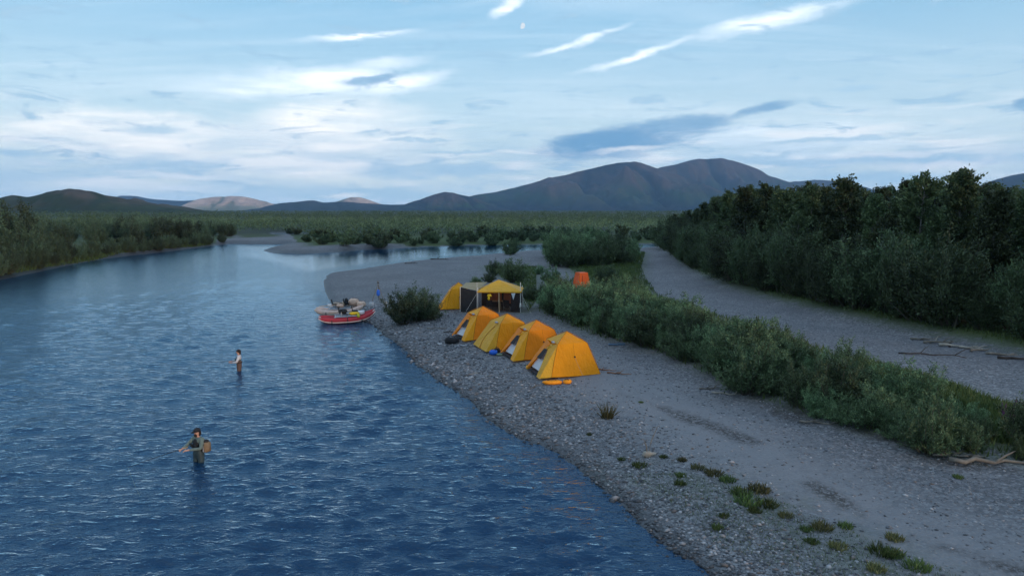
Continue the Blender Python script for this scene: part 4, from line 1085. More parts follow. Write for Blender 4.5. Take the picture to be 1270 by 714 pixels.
def bucket(v, r, h_, label, mat_):
    e = empty('bucket', v, 0, label=label, cat='bucket')
    mb = MB(); mb.tube([(0, 0, .0), (0, 0, h_ * .9), (0, 0, h_)], [r * .85, r, r * 1.05], 12); mb.build('body', mat_, e, True)
    mb = MB(); mb.tube([(0, 0, h_), (0, 0, h_ + .025)], [r * 1.08, r * 1.04], 12); mb.build('lid', m_grey, e)
    mb = MB(); mb.tube([(-r, 0, h_ * .8), (-r * .6, 0, h_ * 1.25), (r * .6, 0, h_ * 1.25), (r, 0, h_ * .8)], .01, 5); mb.build('handle', m_alu, e)
bucket(on(461, 380), .2, .36, 'white bucket on the gravel at the left leg of the tripod', m_wht)
bucket(on(478.5, 376.5), .13, .22, 'small pale bucket at the right leg of the tripod', m_wht)


# ------------------------------------------------------------------ rafts
def rocker(u, L, bow, stern):          # height of the tube's keel along its length, u from -1 to 1
    return (bow * max(0, u) ** 3.0 + stern * max(0, -u) ** 3.2)


def raft(pos, rz, L, r, gap, mat_, trim, label, tilt, bow=.55, stern=.28):
    e = empty('raft', pos, rz, label=label, cat='raft', group='rafts pulled up on the bar'); e.rotation_euler = (tilt[0], tilt[1], rz)
    for s_ in (-1, 1):
        pts, rad = [], []
        for k in range(17):
            u = -1 + 2 * k / 16; pts.append((u * L / 2, s_ * gap / 2 * (1 - .16 * abs(u) ** 4), r + rocker(u, L, bow, stern)))
            rad.append(r * (1 if abs(u) < .72 else max(.22, 1 - ((abs(u) - .72) / .28) ** 1.8 * .8)))
        mb = MB(); mb.tube(pts, rad, 14); ob = mb.build('pontoon', mat_, e, True)
        mb = MB(); q = [(x, y - s_ * 0, z_ - rd * .62) for (x, y, z_), rd in zip(pts, rad)]
        mb.tube([(x, y + s_ * rd * .80, z_ - rd * .50) for (x, y, z_), rd in zip(pts, rad)], .045, 6); mb.build('rub_strip', trim, ob, True)
        mb = MB(); mb.tube([(x, y + (-s_) * rd * .80, z_ - rd * .50) for (x, y, z_), rd in zip(pts, rad)], .045, 6); mb.build('rub_strip', trim, ob, True)
        for u in (-.55, 0, .5):
            mb = MB(); mb.tube([(u * L / 2 - .01, s_ * gap / 2, r), (u * L / 2 + .06, s_ * gap / 2, r)], r * 1.025, 14); mb.build('strap', m_dark, ob)
    fz = 2 * r + .06
    for u in (-.42, 0, .42):
        mb = MB(); mb.tube([(u * L / 2, -gap / 2 - .1, fz), (u * L / 2, gap / 2 + .1, fz)], .03, 8); mb.build('cross_bar', m_alu, e)
    for s_ in (-1, 1):
        mb = MB(); mb.tube([(-.46 * L / 2, s_ * gap / 2, fz + .02), (.46 * L / 2, s_ * gap / 2, fz + .02)], .03, 8); mb.build('side_rail', m_alu, e)
        mb = MB(); mb.tube([(0, s_ * (gap / 2 + .05), fz), (0, s_ * (gap / 2 + .05), fz + .26)], .022, 6); mb.build('oar_lock', m_dark, e)
    mb = MB(); mb.box((0, 0, fz - .02), (.82 * L / 2, gap * .86, .03)); mb.build('deck', m_grey, e)
    for u in (-.2, .28):
        mb = MB(); mb.box((u * L / 2, 0, fz + .34), (.42, .42, .06)); mb.box((u * L / 2 - .2, 0, fz + .56), (.06, .42, .38), (0, -.15, 0)); mb.build('seat', m_dark, e)
        mb = MB(); mb.tube([(u * L / 2, 0, fz), (u * L / 2, 0, fz + .32)], .05, 8); mb.build('seat_post', m_alu, e)
    return e


def oar(p0, p1, label):
    p0, p1 = Vector(p0), Vector(p1); e = empty('oar', p0, 0, label=label, cat='oar', group='oars stowed on the rafts'); d = p1 - p0; n = d.normalized()
    mb = MB(); mb.tube([(0, 0, 0), d * .8], .022, 6); mb.build('shaft', m_wood, e)
    mb = MB(); a_ = d * .78; s_ = n.cross(Vector((0, 0, 1))).normalized() * .08
    mb.add([a_, a_ + s_ + n * .15, d + s_ * .9, d - s_ * .9, a_ - s_ + n * .15, a_ + Vector((0, 0, .02)), a_ + s_ + n * .15 + Vector((0, 0, .02)), d + s_ * .9 + Vector((0, 0, .02)), d - s_ * .9 + Vector((0, 0, .02)), a_ - s_ + n * .15 + Vector((0, 0, .02))],
           [(0, 1, 2, 3, 4), (9, 8, 7, 6, 5), (0, 5, 6, 1), (1, 6, 7, 2), (2, 7, 8, 3), (3, 8, 9, 4), (4, 9, 5, 0)]); mb.build('blade', m_dark, e)


vr = Vector((*G(431, 399.5, .0), .03)); vt = Vector((*G(422, 391, .0), .08))
r1_ = raft(vr, R(14), 4.25, .22, 1.3, m_redv, m_cream, 'bright red cataraft with cream rub strips, nearest on the water', (0, R(-2)))
r2_ = raft(vt, R(10), 3.9, .24, 1.3, m_grytube, m_tan2, 'pinkish grey cataraft loaded with gear behind the red one', (0, R(-2)), .5, .35)
def gear(name, base, dx, dy, dz, r, mat_, label, cat, seed, sq=.4):
    e = empty(name, base + Vector((dx, dy, dz)), rnd.uniform(-.5, .5), label=label, cat=cat, group='gear loaded on the rafts')
    mb = MB(); mb.blob((0, 0, r[2]), r, seed, 12, 8, .10, None, sq); mb.build('body', mat_, e, True)
    mb = MB(); mb.tube([(-r[0] * .98, 0, r[2]), (-r[0] * .7, 0, r[2] * 1.75), (0, 0, r[2] * 2.04), (r[0] * .7, 0, r[2] * 1.75), (r[0] * .98, 0, r[2])], .018, 5); mb.build('strap', m_dark, e)
gear('dry_bag', vt, 1.05, .45, .62, (.50, .38, .34), m_tanbag, 'largest pinkish tan dry bag on top of the load', 'dry bag', 21)
gear('dry_bag', vt, 1.70, .15, .60, (.42, .34, .25), m_tanbag, 'pinkish tan dry bag at the bow end of the load', 'dry bag', 22)
gear('dry_bag', vt, .40, .35, .62, (.36, .28, .22), m_tan2, 'sand coloured dry bag in the middle of the grey raft', 'dry bag', 23)
gear('dry_bag', vt, -.35, .4, .62, (.34, .26, .18), m_tan2, 'flat sand coloured bag towards the stern of the grey raft', 'dry bag', 24)
gear('dry_bag', vt, .15, -.45, .60, (.36, .24, .18), m_tanbag, 'long tan bag on the near side of the grey raft', 'dry bag', 25)
gear('cool_box', vt, -.75, -.1, .60, (.26, .22, .16), m_wht, 'white cool box at the stern of the grey raft', 'cool box', 26, .8)
gear('duffel_bag', vr, -.35, .15, .58, (.42, .26, .20), m_dark, 'black duffel bag on the deck of the red raft', 'bag', 27)
gear('duffel_bag', vt, .62, -.35, .80, (.16, .16, .30), m_dark, 'upright black bag between the two rafts', 'bag', 28)
gear('dry_bag', vr, .60, -.2, .56, (.42, .20, .13), m_yel, 'orange-yellow bag strapped across the red raft', 'dry bag', 29)
gear('dry_bag', vr, .98, -.60, .42, (.12, .12, .17), simple('lime_cloth', (.45, .50, .05), .6), 'small lime green bag on the near tube of the red raft', 'dry bag', 30)
gear('cool_box', vr, 1.05, .1, .56, (.30, .26, .18), m_wht, 'pale blue-white cool box at the bow of the red raft', 'cool box', 31, .8)
gear('dry_bag', vr, .15, -.1, .56, (.22, .18, .12), m_grey, 'small grey bag beside the black duffel on the red raft', 'dry bag', 32)
oar(vt + Vector((-1.6, -.5, .72)), vt + Vector((1.0, -.35, 1.0)), 'oar lying along the near side of the grey raft')
oar(vt + Vector((-1.2, .6, .72)), vt + Vector((1.3, .75, 1.05)), 'oar lying along the far side of the grey raft')
oar(vr + Vector((-1.5, .3, .66)), vr + Vector((1.0, .6, .80)), 'oar stowed on the red raft')
# mooring stake and line
v = on(458, 398); e = empty('mooring_line', v, 0, label='thin mooring line from the red raft to the gravel', cat='rope')
mb = MB(); mb.tube([(0, 0, .02), (-.5, .1, .25), (-.9, .2, .5)], .012, 4); mb.build('rope', m_pole, e)
#@@PEOPLE

# ------------------------------------------------------------------ people
def skin_mesh(name, J, E, mat_, parent, sub=2, root=0):
    """one continuous surface grown round joints J = [(x,y,z,r or (rx,ry))]"""
    me = bpy.data.meshes.new(name); me.from_pydata([j[:3] for j in J], E, []); o = link(name + '_tmp', me)
    md_ = o.modifiers.new('skin', 'SKIN'); md_.use_smooth_shade = True
    for i, j in enumerate(J):
        r = j[3]; sv = me.skin_vertices[0].data[i]; sv.radius = r if hasattr(r, '__len__') else (r, r); sv.use_root = (i == root)
    sb = o.modifiers.new('sub', 'SUBSURF'); sb.levels = sub; sb.render_levels = sub
    dg = bpy.context.evaluated_depsgraph_get(); ev_ = o.evaluated_get(dg); m2 = bpy.data.meshes.new_from_object(ev_)
    bpy.data.objects.remove(o); m2.name = name; m2.materials.clear(); m2.materials.append(mat_)
    return link(name, m2, parent)


m_skin = simple('skin', (.50, .27, .19), .55, .08, 6)
m_wader = simple('wader_cloth', (.035, .055, .060), .6, .3, 5, .3)
m_wader2 = simple('wader_cloth_brown', (.11, .065, .05), .7, .25, 5, .3)
m_jack = simple('jacket_sage', (.13, .17, .15), .75, .2, 6, .3)
m_shirt = simple('shirt_pale', (.52, .50, .50), .75, .12, 6, .2)
m_vest1 = simple('vest_black', (.016, .018, .02), .8, .2)
m_vest2 = simple('vest_slate', (.06, .10, .12), .8, .2)
m_hair = simple('dark_hair', (.025, .016, .012), .8, .2)
m_cap = simple('dark_cap', (.02, .02, .024), .8, .2)
m_packt = simple('pack_tan', (.22, .15, .09), .8, .2)


def angler(pos, rz, label, waders, sleeves, vest, hat, style):
    e = empty('person', pos, rz, label=label, cat='person')
    L = Vector
    # left hand forward holding line, right hand on the rod; the figure faces -Y
    eR, wR = (-.30, -.10, 1.17), (-.17, -.40, 1.12)
    eL, wL = (.29, -.10, 1.15), (.07, -.34, 1.10)
    if style == 1: eR, wR = (-.34, -.16, 1.20), (-.22, -.46, 1.16); eL, wL = (.31, -.12, 1.16), (-.02, -.40, 1.13)
    J = [(0, 0, .95, (.15, .11)), (0, 0, 1.10, (.135, .10)), (0, .01, 1.28, (.155, .11)), (0, .01, 1.42, (.13, .09)), (0, .0, 1.50, .055), (0, -.02, 1.57, (.062, .07)), (0, -.035, 1.66, (.078, .095)), (0, -.03, 1.74, (.060, .075)),
         (-.19, .01, 1.42, .062), (eR[0], eR[1], eR[2], .045), (wR[0], wR[1], wR[2], .030), (.19, .01, 1.42, .062), (eL[0], eL[1], eL[2], .045), (wL[0], wL[1], wL[2], .030),
         (-.105, 0, .88, .085), (-.12, -.04, .50, .062), (-.13, .02, .10, .042), (-.14, -.14, .04, .045), (.105, 0, .88, .085), (.13, -.02, .50, .062), (.14, .05, .10, .042), (.15, -.10, .04, .045),
         (0, -.135, 1.645, .014), (-.078, -.02, 1.655, .016), (.078, -.02, 1.655, .016)]
    E = [(0, 1), (1, 2), (2, 3), (3, 4), (4, 5), (5, 6), (6, 7), (3, 8), (8, 9), (9, 10), (3, 11), (11, 12), (12, 13), (0, 14), (14, 15), (15, 16), (16, 17), (0, 18), (18, 19), (19, 20), (20, 21), (6, 22), (6, 23), (6, 24)]
    for w_, sg in ((10, 1), (13, -1)):                 # palms with five fingers
        wv = L(J[w_][:3]); fwd = L((0.35 * sg, -.93, -.05)).normalized(); side_ = fwd.cross(L((0, 0, 1))).normalized()
        p_i = len(J); pv = wv + fwd * .055; J.append((*pv, .026)); E.append((w_, p_i)); p2 = len(J); pv2 = wv + fwd * .095; J.append((*pv2, .024)); E.append((p_i, p2))
        for k, (off_, ln) in enumerate(((-.027, .062), (-.009, .072), (.010, .068), (.028, .054))):
            a_ = len(J); q1 = pv2 + side_ * off_ + fwd * ln * .5 + L((0, 0, -.008)); q2 = q1 + fwd * ln * .15 + L((0, 0, -ln * .5)); J += [(*q1, .0085), (*q2, .0075)]; E += [(p2, a_), (a_, a_ + 1)]
        a_ = len(J); q1 = pv - side_ * .035 * sg + fwd * .02 + L((0, 0, .012)); q2 = q1 + fwd * .032 + L((0, 0, -.012)); J += [(*q1, .010), (*q2, .008)]; E += [(p_i, a_), (a_, a_ + 1)]
    body = skin_mesh('body', J, E, m_skin, e)
    for s_ in (-1, 1): mb = MB(); mb.blob((s_ * .03, -.125, 1.672), (.014, .010, .009), 1, 8, 5, 0); mb.build('eye', m_dark, body, True)
    mb = MB(); mb.blob((0, -.128, 1.605), (.026, .012, .007), 1, 8, 5, 0); mb.build('mouth', simple('lip', (.30, .10, .09), .5, .05), body, True)
    # waders up to the chest
    W = [(0, 0, .95, (.185, .145)), (0, 0, 1.12, (.175, .14)), (0, .0, 1.22, (.180, .14)), (-.115, 0, .80, .125), (-.125, -.04, .50, .095), (-.13, .02, .12, .075), (-.14, -.15, .05, .07), (.115, 0, .80, .125), (.135, -.02, .50, .095), (.14, .05, .12, .075), (.15, -.12, .05, .07)]
    skin_mesh('waders', W, [(0, 1), (1, 2), (0, 3), (3, 4), (4, 5), (5, 6), (0, 7), (7, 8), (8, 9), (9, 10)], waders, e)
    # jacket or shirt with sleeves that end at the wrists
    def mixp(a_, b_, k): return tuple(a_[i] * (1 - k) + b_[i] * k for i in range(3))
    K_ = [(0, .01, 1.16, (.165, .13)), (0, .01, 1.30, (.185, .145)), (0, .01, 1.42, (.155, .115)), (0, 0, 1.49, .075), (-.20, .01, 1.42, .088), (*eR, .066), (*mixp(eR, wR, .88), .046), (.20, .01, 1.42, .088), (*eL, .066), (*mixp(eL, wL, .88), .046)]
    skin_mesh('jacket' if style == 1 else 'shirt', K_, [(0, 1), (1, 2), (2, 3), (2, 4), (4, 5), (5, 6), (2, 7), (7, 8), (8, 9)], sleeves, e)
    Vt = [(0, -.02, 1.12, (.175, .150)), (0, -.02, 1.28, (.190, .160)), (0, -.01, 1.40, (.165, .125)), (0, .0, 1.455, (.10, .09))]
    skin_mesh('vest', Vt, [(0, 1), (1, 2), (2, 3)], vest, e)
    for s_ in (-1, 1): mb = MB(); mb.box((s_ * .09, -.185, 1.22), (.11, .05, .12)); mb.build('vest_pocket', vest, e)
    mb = MB(); mb.tube([(-.19, 0, 1.09), (-.14, -.14, 1.09), (0, -.185, 1.09), (.14, -.14, 1.09), (.19, 0, 1.09), (.13, .13, 1.09), (0, .155, 1.09), (-.13, .13, 1.09), (-.19, 0, 1.09)], .022, 6); mb.build('wading_belt', m_dark, e, True)
    if style == 1:
        mb = MB(); mb.blob((0, -.02, 1.725), (.105, .125, .085), 3, 14, 8, .02); mb.build('cap', hat, e, True)
        mb = MB(); mb.panel((-.085, -.11, 1.705), (.085, -.11, 1.705), (.065, -.22, 1.69), (-.065, -.22, 1.69), 4, .02); mb.panel((-.085, -.11, 1.69), (.085, -.11, 1.69), (.065, -.22, 1.675), (-.065, -.22, 1.675), 4, .02); mb.build('cap_peak', hat, e, True)
        mb = MB(); mb.blob((0, .04, 1.62), (.095, .08, .12), 5, 12, 8, .06); mb.blob((0, -.085, 1.565), (.06, .05, .06), 6, 10, 6, .1); mb.build('hair', m_hair, e, True)
        # pack worn at the left hip and back
        mb = MB(); mb.box((.28, .10, 1.16), (.24, .20, .36)); mb.build('side_pack', m_packt, e, True)
        for z_, mm in ((-.075, m_vest1), (.02, m_shirt), (.085, m_packt)):
            mb = MB(); mb.box((.28 + z_, -.015, 1.16), (.035, .05, .30)); mb.build('pack_strap', mm, e)
        mb = MB(); mb.blob((.28, .10, 1.36), (.12, .10, .05), 2, 10, 6, .08); mb.build('pack_lid', m_dark, e, True)
    else:
        mb = MB(); mb.blob((0, .0, 1.69), (.098, .115, .105), 5, 14, 8, .04); mb.blob((0, .06, 1.60), (.085, .06, .10), 6, 10, 6, .1); mb.build('hair', m_hair, e, True)
    return e, L(wR), L(wL)


def fly_rod(person, hand, tip, label, line_to):
    M = person.matrix_basis; h_ = M @ hand if False else Matrix.Translation(person.location) @ Matrix.Rotation(person.rotation_euler.z, 4, 'Z') @ hand
    tip = Vector(tip); e = empty('fly_rod', h_, 0, label=label, cat='fishing rod', group='fly rods of the two anglers'); d = tip - h_; n = d.normalized()
    pts = [-n * .18 + d * (k / 8) * 1.0 + Vector((0, 0, -.10 * (k / 8) ** 2)) for k in range(9)]
    mb = MB(); mb.tube(pts, [.014 - .010 * k / 8 for k in range(9)], 6); mb.build('blank', m_dark, e)
    mb = MB(); mb.tube([-n * .20, n * .12], .015, 8); mb.build('cork_grip', m_wood, e)
    mb = MB(); c_ = -n * .12 + Vector((0, 0, -.06)); mb.tube([c_ + Vector((-.015, 0, 0)), c_ + Vector((.015, 0, 0))], .045, 12); mb.build('reel', m_alu, e, True)
    a_ = pts[-1]; b_ = Vector(line_to) - h_; mb = MB(); mb.tube([a_ + (b_ - a_) * k / 8 + Vector((0, 0, -.25 * sin(pi * k / 8))) for k in range(9)], .0022, 4); mb.build('fly_line', m_green, e)


BED = -.62
P1, P2 = PEOPLE
a1, h1, _ = angler((P1.x, P1.y, BED), R(-30), 'angler in black cap, sage jacket and dark vest wading thigh-deep, tan pack at the hip', m_wader, m_jack, m_vest1, m_cap, 1)
a2, h2, _ = angler((P2.x, P2.y, BED), R(-72), 'farther angler with pale shirt sleeves, slate vest and brown waders, turned to the left', m_wader2, m_shirt, m_vest2, m_hair, 2)
fly_rod(a1, h1, (P1.x - 1.55, P1.y - 1.9, .55), 'thin fly rod held by the nearer angler in the black cap', (*G(192, 640), .0))
fly_rod(a2, h2, (P2.x - 2.1, P2.y - .9, .75), 'thin fly rod held by the farther angler in pale sleeves', (P2.x - 4.5, P2.y - 2.5, .0))

# ------------------------------------------------------------------ driftwood
def driftwood(px, py, L_, ang, r, mat_, label, seed, forks=2, group='driftwood washed up on the gravel', lift=0.0):
    v = on(px, py); e = empty('driftwood', v, R(ang), label=label, cat='driftwood', group=group); q = random.Random(seed)
    pts = [Vector((-L_ / 2 + L_ * k / 6, q.uniform(-.06, .06) * L_, r * .8 + q.uniform(0, .06) * L_ * .5 + lift * L_ * (k / 6))) for k in range(7)]
    mb = MB(); mb.tube(pts, [r * (1 - .10 * k) * q.uniform(.85, 1.15) for k in range(7)], 8); mb.build('log', mat_, e, True)
    for f in range(forks):
        k = q.randrange(2, 6); d = Vector((q.uniform(.2, 1), q.uniform(-1, 1), q.uniform(.05, .5))).normalized() * L_ * q.uniform(.18, .38)
        mb = MB(); mb.tube([pts[k], pts[k] + d * .5 + Vector((0, 0, .03)), pts[k] + d], [r * .55, r * .4, r * .15], 6); mb.build('branch', mat_, e, True)
for i, a in enumerate([(1148, 414, 1.6, -20, .06, m_drift, 'leftmost pale branch of the driftwood line under the wood'), (1158, 417, 1.2, 35, .05, m_drift_pale, 'short pale driftwood branch second in the line under the wood'),
                       (1168, 420, 2.0, -10, .08, m_drift, 'forked driftwood log propped against the willows at the foot of the wood'), (1178, 424, 1.4, 60, .05, m_drift_dark, 'dark driftwood stick crossing the pale logs'),
                       (1193, 425, 2.2, -30, .09, m_drift_pale, 'palest, thickest driftwood log under the wood, bleached'), (1206, 432, 1.3, -45, .07, m_drift_pale, 'stubby bleached log right of the thickest one'),
                       (1218, 433, 1.7, 15, .06, m_drift, 'driftwood branch lying level right of the bleached stub'), (1243, 440, 1.5, -25, .07, m_drift, 'grey driftwood log near the right edge, below the wood'), (1262, 446, 1.8, -15, .08, m_drift_dark, 'dark driftwood log at the right picture edge under the wood'),
                       (1155, 441, 3.2, -19, .045, m_drift_dark, 'long thin dark pole lying alone on the dry channel'), (1230, 575, 2.6, -6, .08, m_drift, 'grey log lying along the foot of the hedge at the right edge'), (1190, 567, 1.6, -12, .05, m_drift, 'thin driftwood branch just left of the grey log at the hedge foot'),
                       (1015, 525, 1.3, -20, .04, m_drift, 'pale stick at the hedge foot in the middle of its length'), (900, 489, 1.2, -25, .04, m_drift_pale, 'short pale stick at the hedge foot right of the tents'), (880, 482, 1.0, 10, .035, m_drift, 'small grey stick at the hedge foot right of the tents, leftmost'),
                       (752, 459, 1.1, -28, .03, simple('rusty_stick', (.30, .13, .05), .9), 'rust brown stick just right of the nearest tent'), (768, 464, 1.2, -15, .035, simple('rusty_stick2', (.22, .10, .05), .9), 'rust brown twig farther right of the nearest tent'),
                       (590, 463, .9, 40, .02, m_drift_pale, 'thin pale twig on the gravel between the tents and the river'), (664, 480, .8, 55, .02, m_drift, 'thin twig left of the orange sacks'), (542, 408, 1.4, -8, .04, m_drift, 'grey branch by the lone bush at the water end of the bar'), (560, 412, 1.1, 12, .035, m_drift_dark, 'dark branch between the lone bush and the farthest tent'),
                       (520, 392, 1.0, -20, .03, m_drift, 'small branch behind the lone bush'), (545, 322, 3.0, -8, .10, m_drift_dark, 'dark snag on the upper bar by the far channel'), (510, 327, 2.0, 10, .07, m_drift_dark, 'dark log on the upper bar left of the larger snag')]):
    driftwood(*a, seed=30 + i)
# the root stump with two upright sticks
v = on(803, 566); e = empty('tree_stump', v, R(10), label='bleached root stump on the gravel with two thin upright sticks', cat='stump')
mb = MB(); mb.blob((-.02, 0, .09), (.17, .11, .10), 3, 10, 7, .3); mb.blob((.17, .04, .06), (.15, .08, .07), 4, 9, 6, .3); mb.build('root', m_drift_pale, e, True)
mb = MB(); mb.tube([(-.02, 0, .1), (-.04, 0, .35), (-.14, .02, .62)], [.022, .018, .010], 6); mb.build('stick', m_drift, e)
mb = MB(); mb.tube([(.04, 0, .1), (.12, .02, .5), (.36, .06, 1.02)], [.022, .018, .009], 6); mb.build('stick', m_drift, e)

# ------------------------------------------------------------------ herbs and tufts
def make_tuft(seed, r, h_, n, blade=.022):
    g = np.random.default_rng(seed); a_ = g.uniform(0, 2 * pi, n); q = g.random(n) ** .6 * r
    B0 = np.stack([q * np.cos(a_), q * np.sin(a_), np.zeros(n)], 1); d = unit(np.stack([np.cos(a_) * .35 * q / r, np.sin(a_) * .35 * q / r, np.ones(n)], 1) + g.normal(0, .22, (n, 3)))
    L_ = h_ * g.uniform(.4, 1.1, n)[:, None]; s_ = unit(np.cross(d, g.normal(0, 1, (n, 3)))) * blade
    V = np.stack([B0 - s_, B0 + s_, B0 + d * L_ * .6 + s_ * .7, B0 + d * L_ + np.array([0, 0, -.03])], 1).reshape(-1, 3)
    return np_mesh('blades', V, np.arange(n * 4).reshape(-1, 4), None, False, {'tint': ('FACE', g.random(n))})
TU = [make_tuft(500 + i, .28 + .06 * i, .28 + .05 * i, 170) for i in range(3)]
TALL = make_tuft(510, .22, .75, 120, .014)
TG = [with_mat(m, m_herb) for m in TU]; TS = [with_mat(m, m_straw) for m in TU]; TT = with_mat(TALL, m_straw)
def tuft(px, py, me, sc_, label):
    e = link('grass_tuft', me, None, on(px, py), (0, 0, rnd.uniform(0, 6)), sc_); tag(e, label, 'grass tuft', 'herb tufts on the gravel bar')
tuft(753, 518, TT, 1.0, 'tall straw yellow tuft standing on the gravel below the nearest tent')
for i, (px, py, k, s_, lb) in enumerate([(795, 499, 0, .5, 'small green tuft at the edge of the smooth track'), (731, 539, 0, .6, 'small green tuft on the cobbles below the tall straw tuft'), (771, 570, 1, .6, 'green tuft on the cobbles left of the bleached stump'),
        (794, 578, 2, .85, 'bright green tuft just below the bleached stump'), (823, 567, 1, .6, 'straw green tuft right of the bleached stump'), (846, 571, 4, .7, 'straw coloured tuft farther right of the stump, upper'), (866, 581, 5, .8, 'broad straw coloured tuft in the weedy line'),
        (844, 590, 0, .8, 'bright green tuft, upper of a close pair'), (844, 600, 1, .8, 'bright green tuft, lower of a close pair'), (886, 588, 5, 1.0, 'brown straw tuft at the start of the weed patch'), (902, 596, 1, 1.0, 'green tuft in the upper weed patch'),
        (942, 608, 4, 1.3, 'yellowish tallest tuft of the middle weed patch'), (928, 623, 2, 1.3, 'largest bright green tuft of the middle weed patch'), (918, 612, 1, 1.2, 'green tuft left of the largest one'), (952, 627, 2, 1.0, 'green tuft right of the largest one'), (936, 634, 1, .8, 'small tuft below the largest one'),
        (898, 640, 0, .7, 'small yellow-green tuft left below the weed patch'), (890, 655, 0, .8, 'small yellow-green tuft lowest on the left'), (1000, 657, 1, .7, 'tuft left of the lower weed pair'), (1019, 655, 4, 1.1, 'straw tuft in the lower weed group'), (1049, 653, 1, .8, 'green tuft right of the lower weed group'),
        (1007, 672, 0, .8, 'small tuft below the lower weed group'), (1109, 668, 4, .9, 'yellow-green tuft by the dark debris line'), (1094, 685, 2, 1.1, 'bright green tuft near the bottom right'), (1108, 688, 1, 1.0, 'green tuft beside the bright one near the bottom right'), (1086, 706, 4, .9, 'straw tuft at the bottom edge'),
        (1136, 704, 2, 1.0, 'green tuft at the bottom edge, right'), (1188, 592, 1, .6, 'lone green tuft on the smooth upper gravel'), (975, 640, 5, .7, 'straw tuft between the two weed groups'), (1040, 678, 5, .8, 'brown straw tuft low on the right')]):
    tuft(px, py, (TG + TS)[k], (s_ * .7, s_ * .7, s_ * .55), lb)
# fireweed at the right edge
mg = simple('fireweed_flower', (.11, .02, .12), .6, .3); vsg = make_tuft(530, .35, .8, 140, .016)
for px, py, lb in [(1262, 524, 'magenta fireweed clump on the dirt mound at the right edge'), (1252, 530, 'smaller magenta fireweed clump left of the other on the mound')]:
    v = on(px, py); e = empty('fireweed', v, 0, label=lb, cat='wildflower')
    link('stems', with_mat(vsg, m_herb), e)
    for k in range(10):
        x, y = rnd.gauss(0, .26), rnd.gauss(0, .22); zt = rnd.uniform(-.2, .05); mb = MB(); mb.tube([(x, y, .42 + zt), (x + .01, y, .50 + zt), (x, y + .01, .62 + zt), (x + .01, y, .74 + zt)], [.01, .026, .020, .005], 6); mb.build('flower_spike', mg, e)

# low grass along the banks: blades nobody could count
def grass_patch(P_, n, h_, g, zref=None):
    P_ = np.array(P_); lo, hi = P_.min(0), P_.max(0); q = g.uniform(lo, hi, (n * 4, 2)); q = q[inside(q[:, 0], q[:, 1], P_)][:n]; n = len(q)
    z = ground_z(q[:, 0], q[:, 1]); B0 = np.stack([q[:, 0], q[:, 1], z - .02], 1); d = unit(np.array([0, 0, 1.]) + g.normal(0, .35, (n, 3))); L_ = (h_ * g.uniform(.5, 1.3, n))[:, None]
    s_ = unit(np.cross(d, g.normal(0, 1, (n, 3)))) * h_ * .09
    return np.stack([B0 - s_, B0 + s_, B0 + d * L_ * .65 + s_ * .6, B0 + d * L_], 1).reshape(-1, 3)
Vg = [grass_patch(GREEN[1], 12000, .45, g), grass_patch(GREEN[0], 6000, .5, g), grass_patch(GREEN[4], 4500, .35, g),
      grass_patch([G(*p_) for p_ in [(-20, 349), (60, 333), (150, 317), (240, 307.5), (262, 304.5), (262, 303), (236, 304.5), (146, 313), (56, 327), (-20, 340)]], 12000, .55, g), grass_patch(STRIP, 16000, .35, g),
      grass_patch([G(*p_, .8) for p_ in [(822, 308), (860, 337), (960, 372), (1100, 402), (1275, 438), (1400, 465), (1400, 452), (1275, 426), (1100, 392), (960, 362), (862, 330)]], 3000, .35, g)]
Vg.append(grass_patch([G(*p_, .7) for p_ in [(770, 566), (850, 572), (960, 604), (1060, 645), (1200, 700), (1140, 730), (1000, 690), (890, 650), (840, 606)]], 5200, .09, g))
V = np.concatenate(Vg); n = len(V) // 4
tag(link('grass', np_mesh('grass', V, np.arange(n * 4).reshape(-1, 4), m_herb, False, {'tint': ('FACE', g.random(n) * .8)})), kind='stuff')

# ------------------------------------------------------------------ cobbles of the bar
m_cob, t, p = new_mat('cobble'); ti = t.attr('tint'); pos = t.node('ShaderNodeNewGeometry').outputs['Position']
cc = t.mix(ti, (.055, .06, .068), (.37, .37, .38)); cc = t.mix(t.ramp(t.attr('warm'), .75, 1.0, 0, .5), cc, (.24, .17, .13)); sz_ = t.node('ShaderNodeSeparateXYZ'); t.l.new(pos, sz_.inputs[0])
wetn = t.ramp(sz_.outputs[2], .10, .02); cc = t.mix(t.math('MULTIPLY', wetn, .75), cc, (.010, .011, .014))
t.set(p.inputs['Base Color'], cc); t.set(p.inputs['Roughness'], t.math('SUBTRACT', .88, t.math('MULTIPLY', wetn, .5))); p.inputs['Specular IOR Level'].default_value = .3
base = np.array([[1, 0, 0], [.3, .95, 0], [-.8, .6, 0], [-.8, -.6, 0], [.3, -.95, 0], [.15, .1, .75], [0, 0, -.5]])
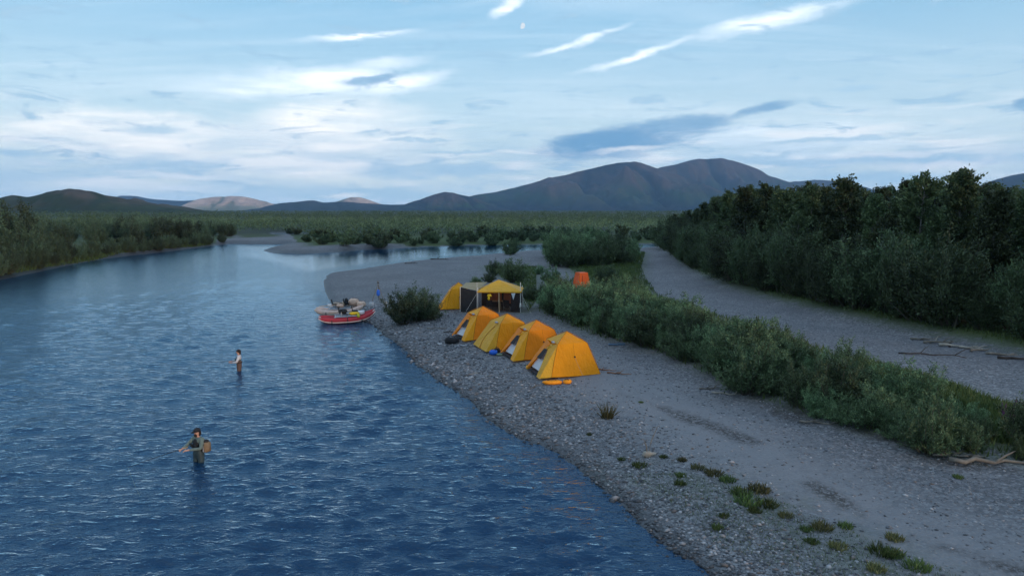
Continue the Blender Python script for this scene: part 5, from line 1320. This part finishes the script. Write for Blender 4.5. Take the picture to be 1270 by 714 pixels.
bf = np.array([[0, 1, 5], [1, 2, 5], [2, 3, 5], [3, 4, 5], [4, 0, 5], [1, 0, 6], [2, 1, 6], [3, 2, 6], [4, 3, 6], [0, 4, 6]])
shore_w = [G(*p_) for p_ in SHORE_BAR] + [(7.2, 8)]
N = 150000; r_ = 9 + 52 * g.random(N) ** 1.6; a_ = np.radians(g.uniform(-24, 46, N)); x = r_ * np.sin(a_); y = r_ * np.cos(a_)
z, dl, fo_, st2 = ground_z(x, y, True); ds = seg_dist(x, y, shore_w, False)
trk = seg_dist(x, y, TRACK, False)
keep = (dl > -.9) & (fo_ < .2) & (st2 < .3) & (g.random(N) < np.clip(1.25 - ds / 16, .12, 1) * np.clip(trk / 3.5, .08, 1) * np.where(dl < 0, .35, 1)); x, y, z, ds, dl = x[keep], y[keep], z[keep], ds[keep], dl[keep]
n = min(len(x), 56000); x, y, z, ds, dl = x[:n], y[:n], z[:n], ds[:n], dl[:n]
size = (.020 + .055 * g.random(n) ** 3.2) * np.clip(1.35 - ds / 14, .55, 1.35) * np.where(g.random(n) < .012, 1.6, 1) * np.clip(np.hypot(x, y) / 24, .9, 1.6) * np.where(dl < 0, 1.25, 1)
th = g.uniform(0, 2 * pi, n); ct, s2 = np.cos(th), np.sin(th); sx, sy, sz2 = size * g.uniform(.8, 1.3, n), size * g.uniform(.6, 1.0, n), size * g.uniform(.45, .9, n)
Vb = base[None] * (1 + g.normal(0, .12, (n, 7, 1))) * np.stack([sx, sy, sz2], 1)[:, None]
Vx = Vb[..., 0] * ct[:, None] - Vb[..., 1] * s2[:, None] + x[:, None]; Vy = Vb[..., 0] * s2[:, None] + Vb[..., 1] * ct[:, None] + y[:, None]; Vz = Vb[..., 2] + (z + sz2 * .1)[:, None]
V = np.stack([Vx, Vy, Vz], 2).reshape(-1, 3); F = (bf[None] + (np.arange(n) * 7)[:, None, None]).reshape(-1, 3)
tn = np.repeat(g.random(n) ** 1.6, 10); wm = np.repeat(g.random(n), 10)
tag(link('cobbles', np_mesh('cobbles', V, F, m_cob, False, {'tint': ('FACE', tn), 'warm': ('FACE', wm)})), kind='stuff')
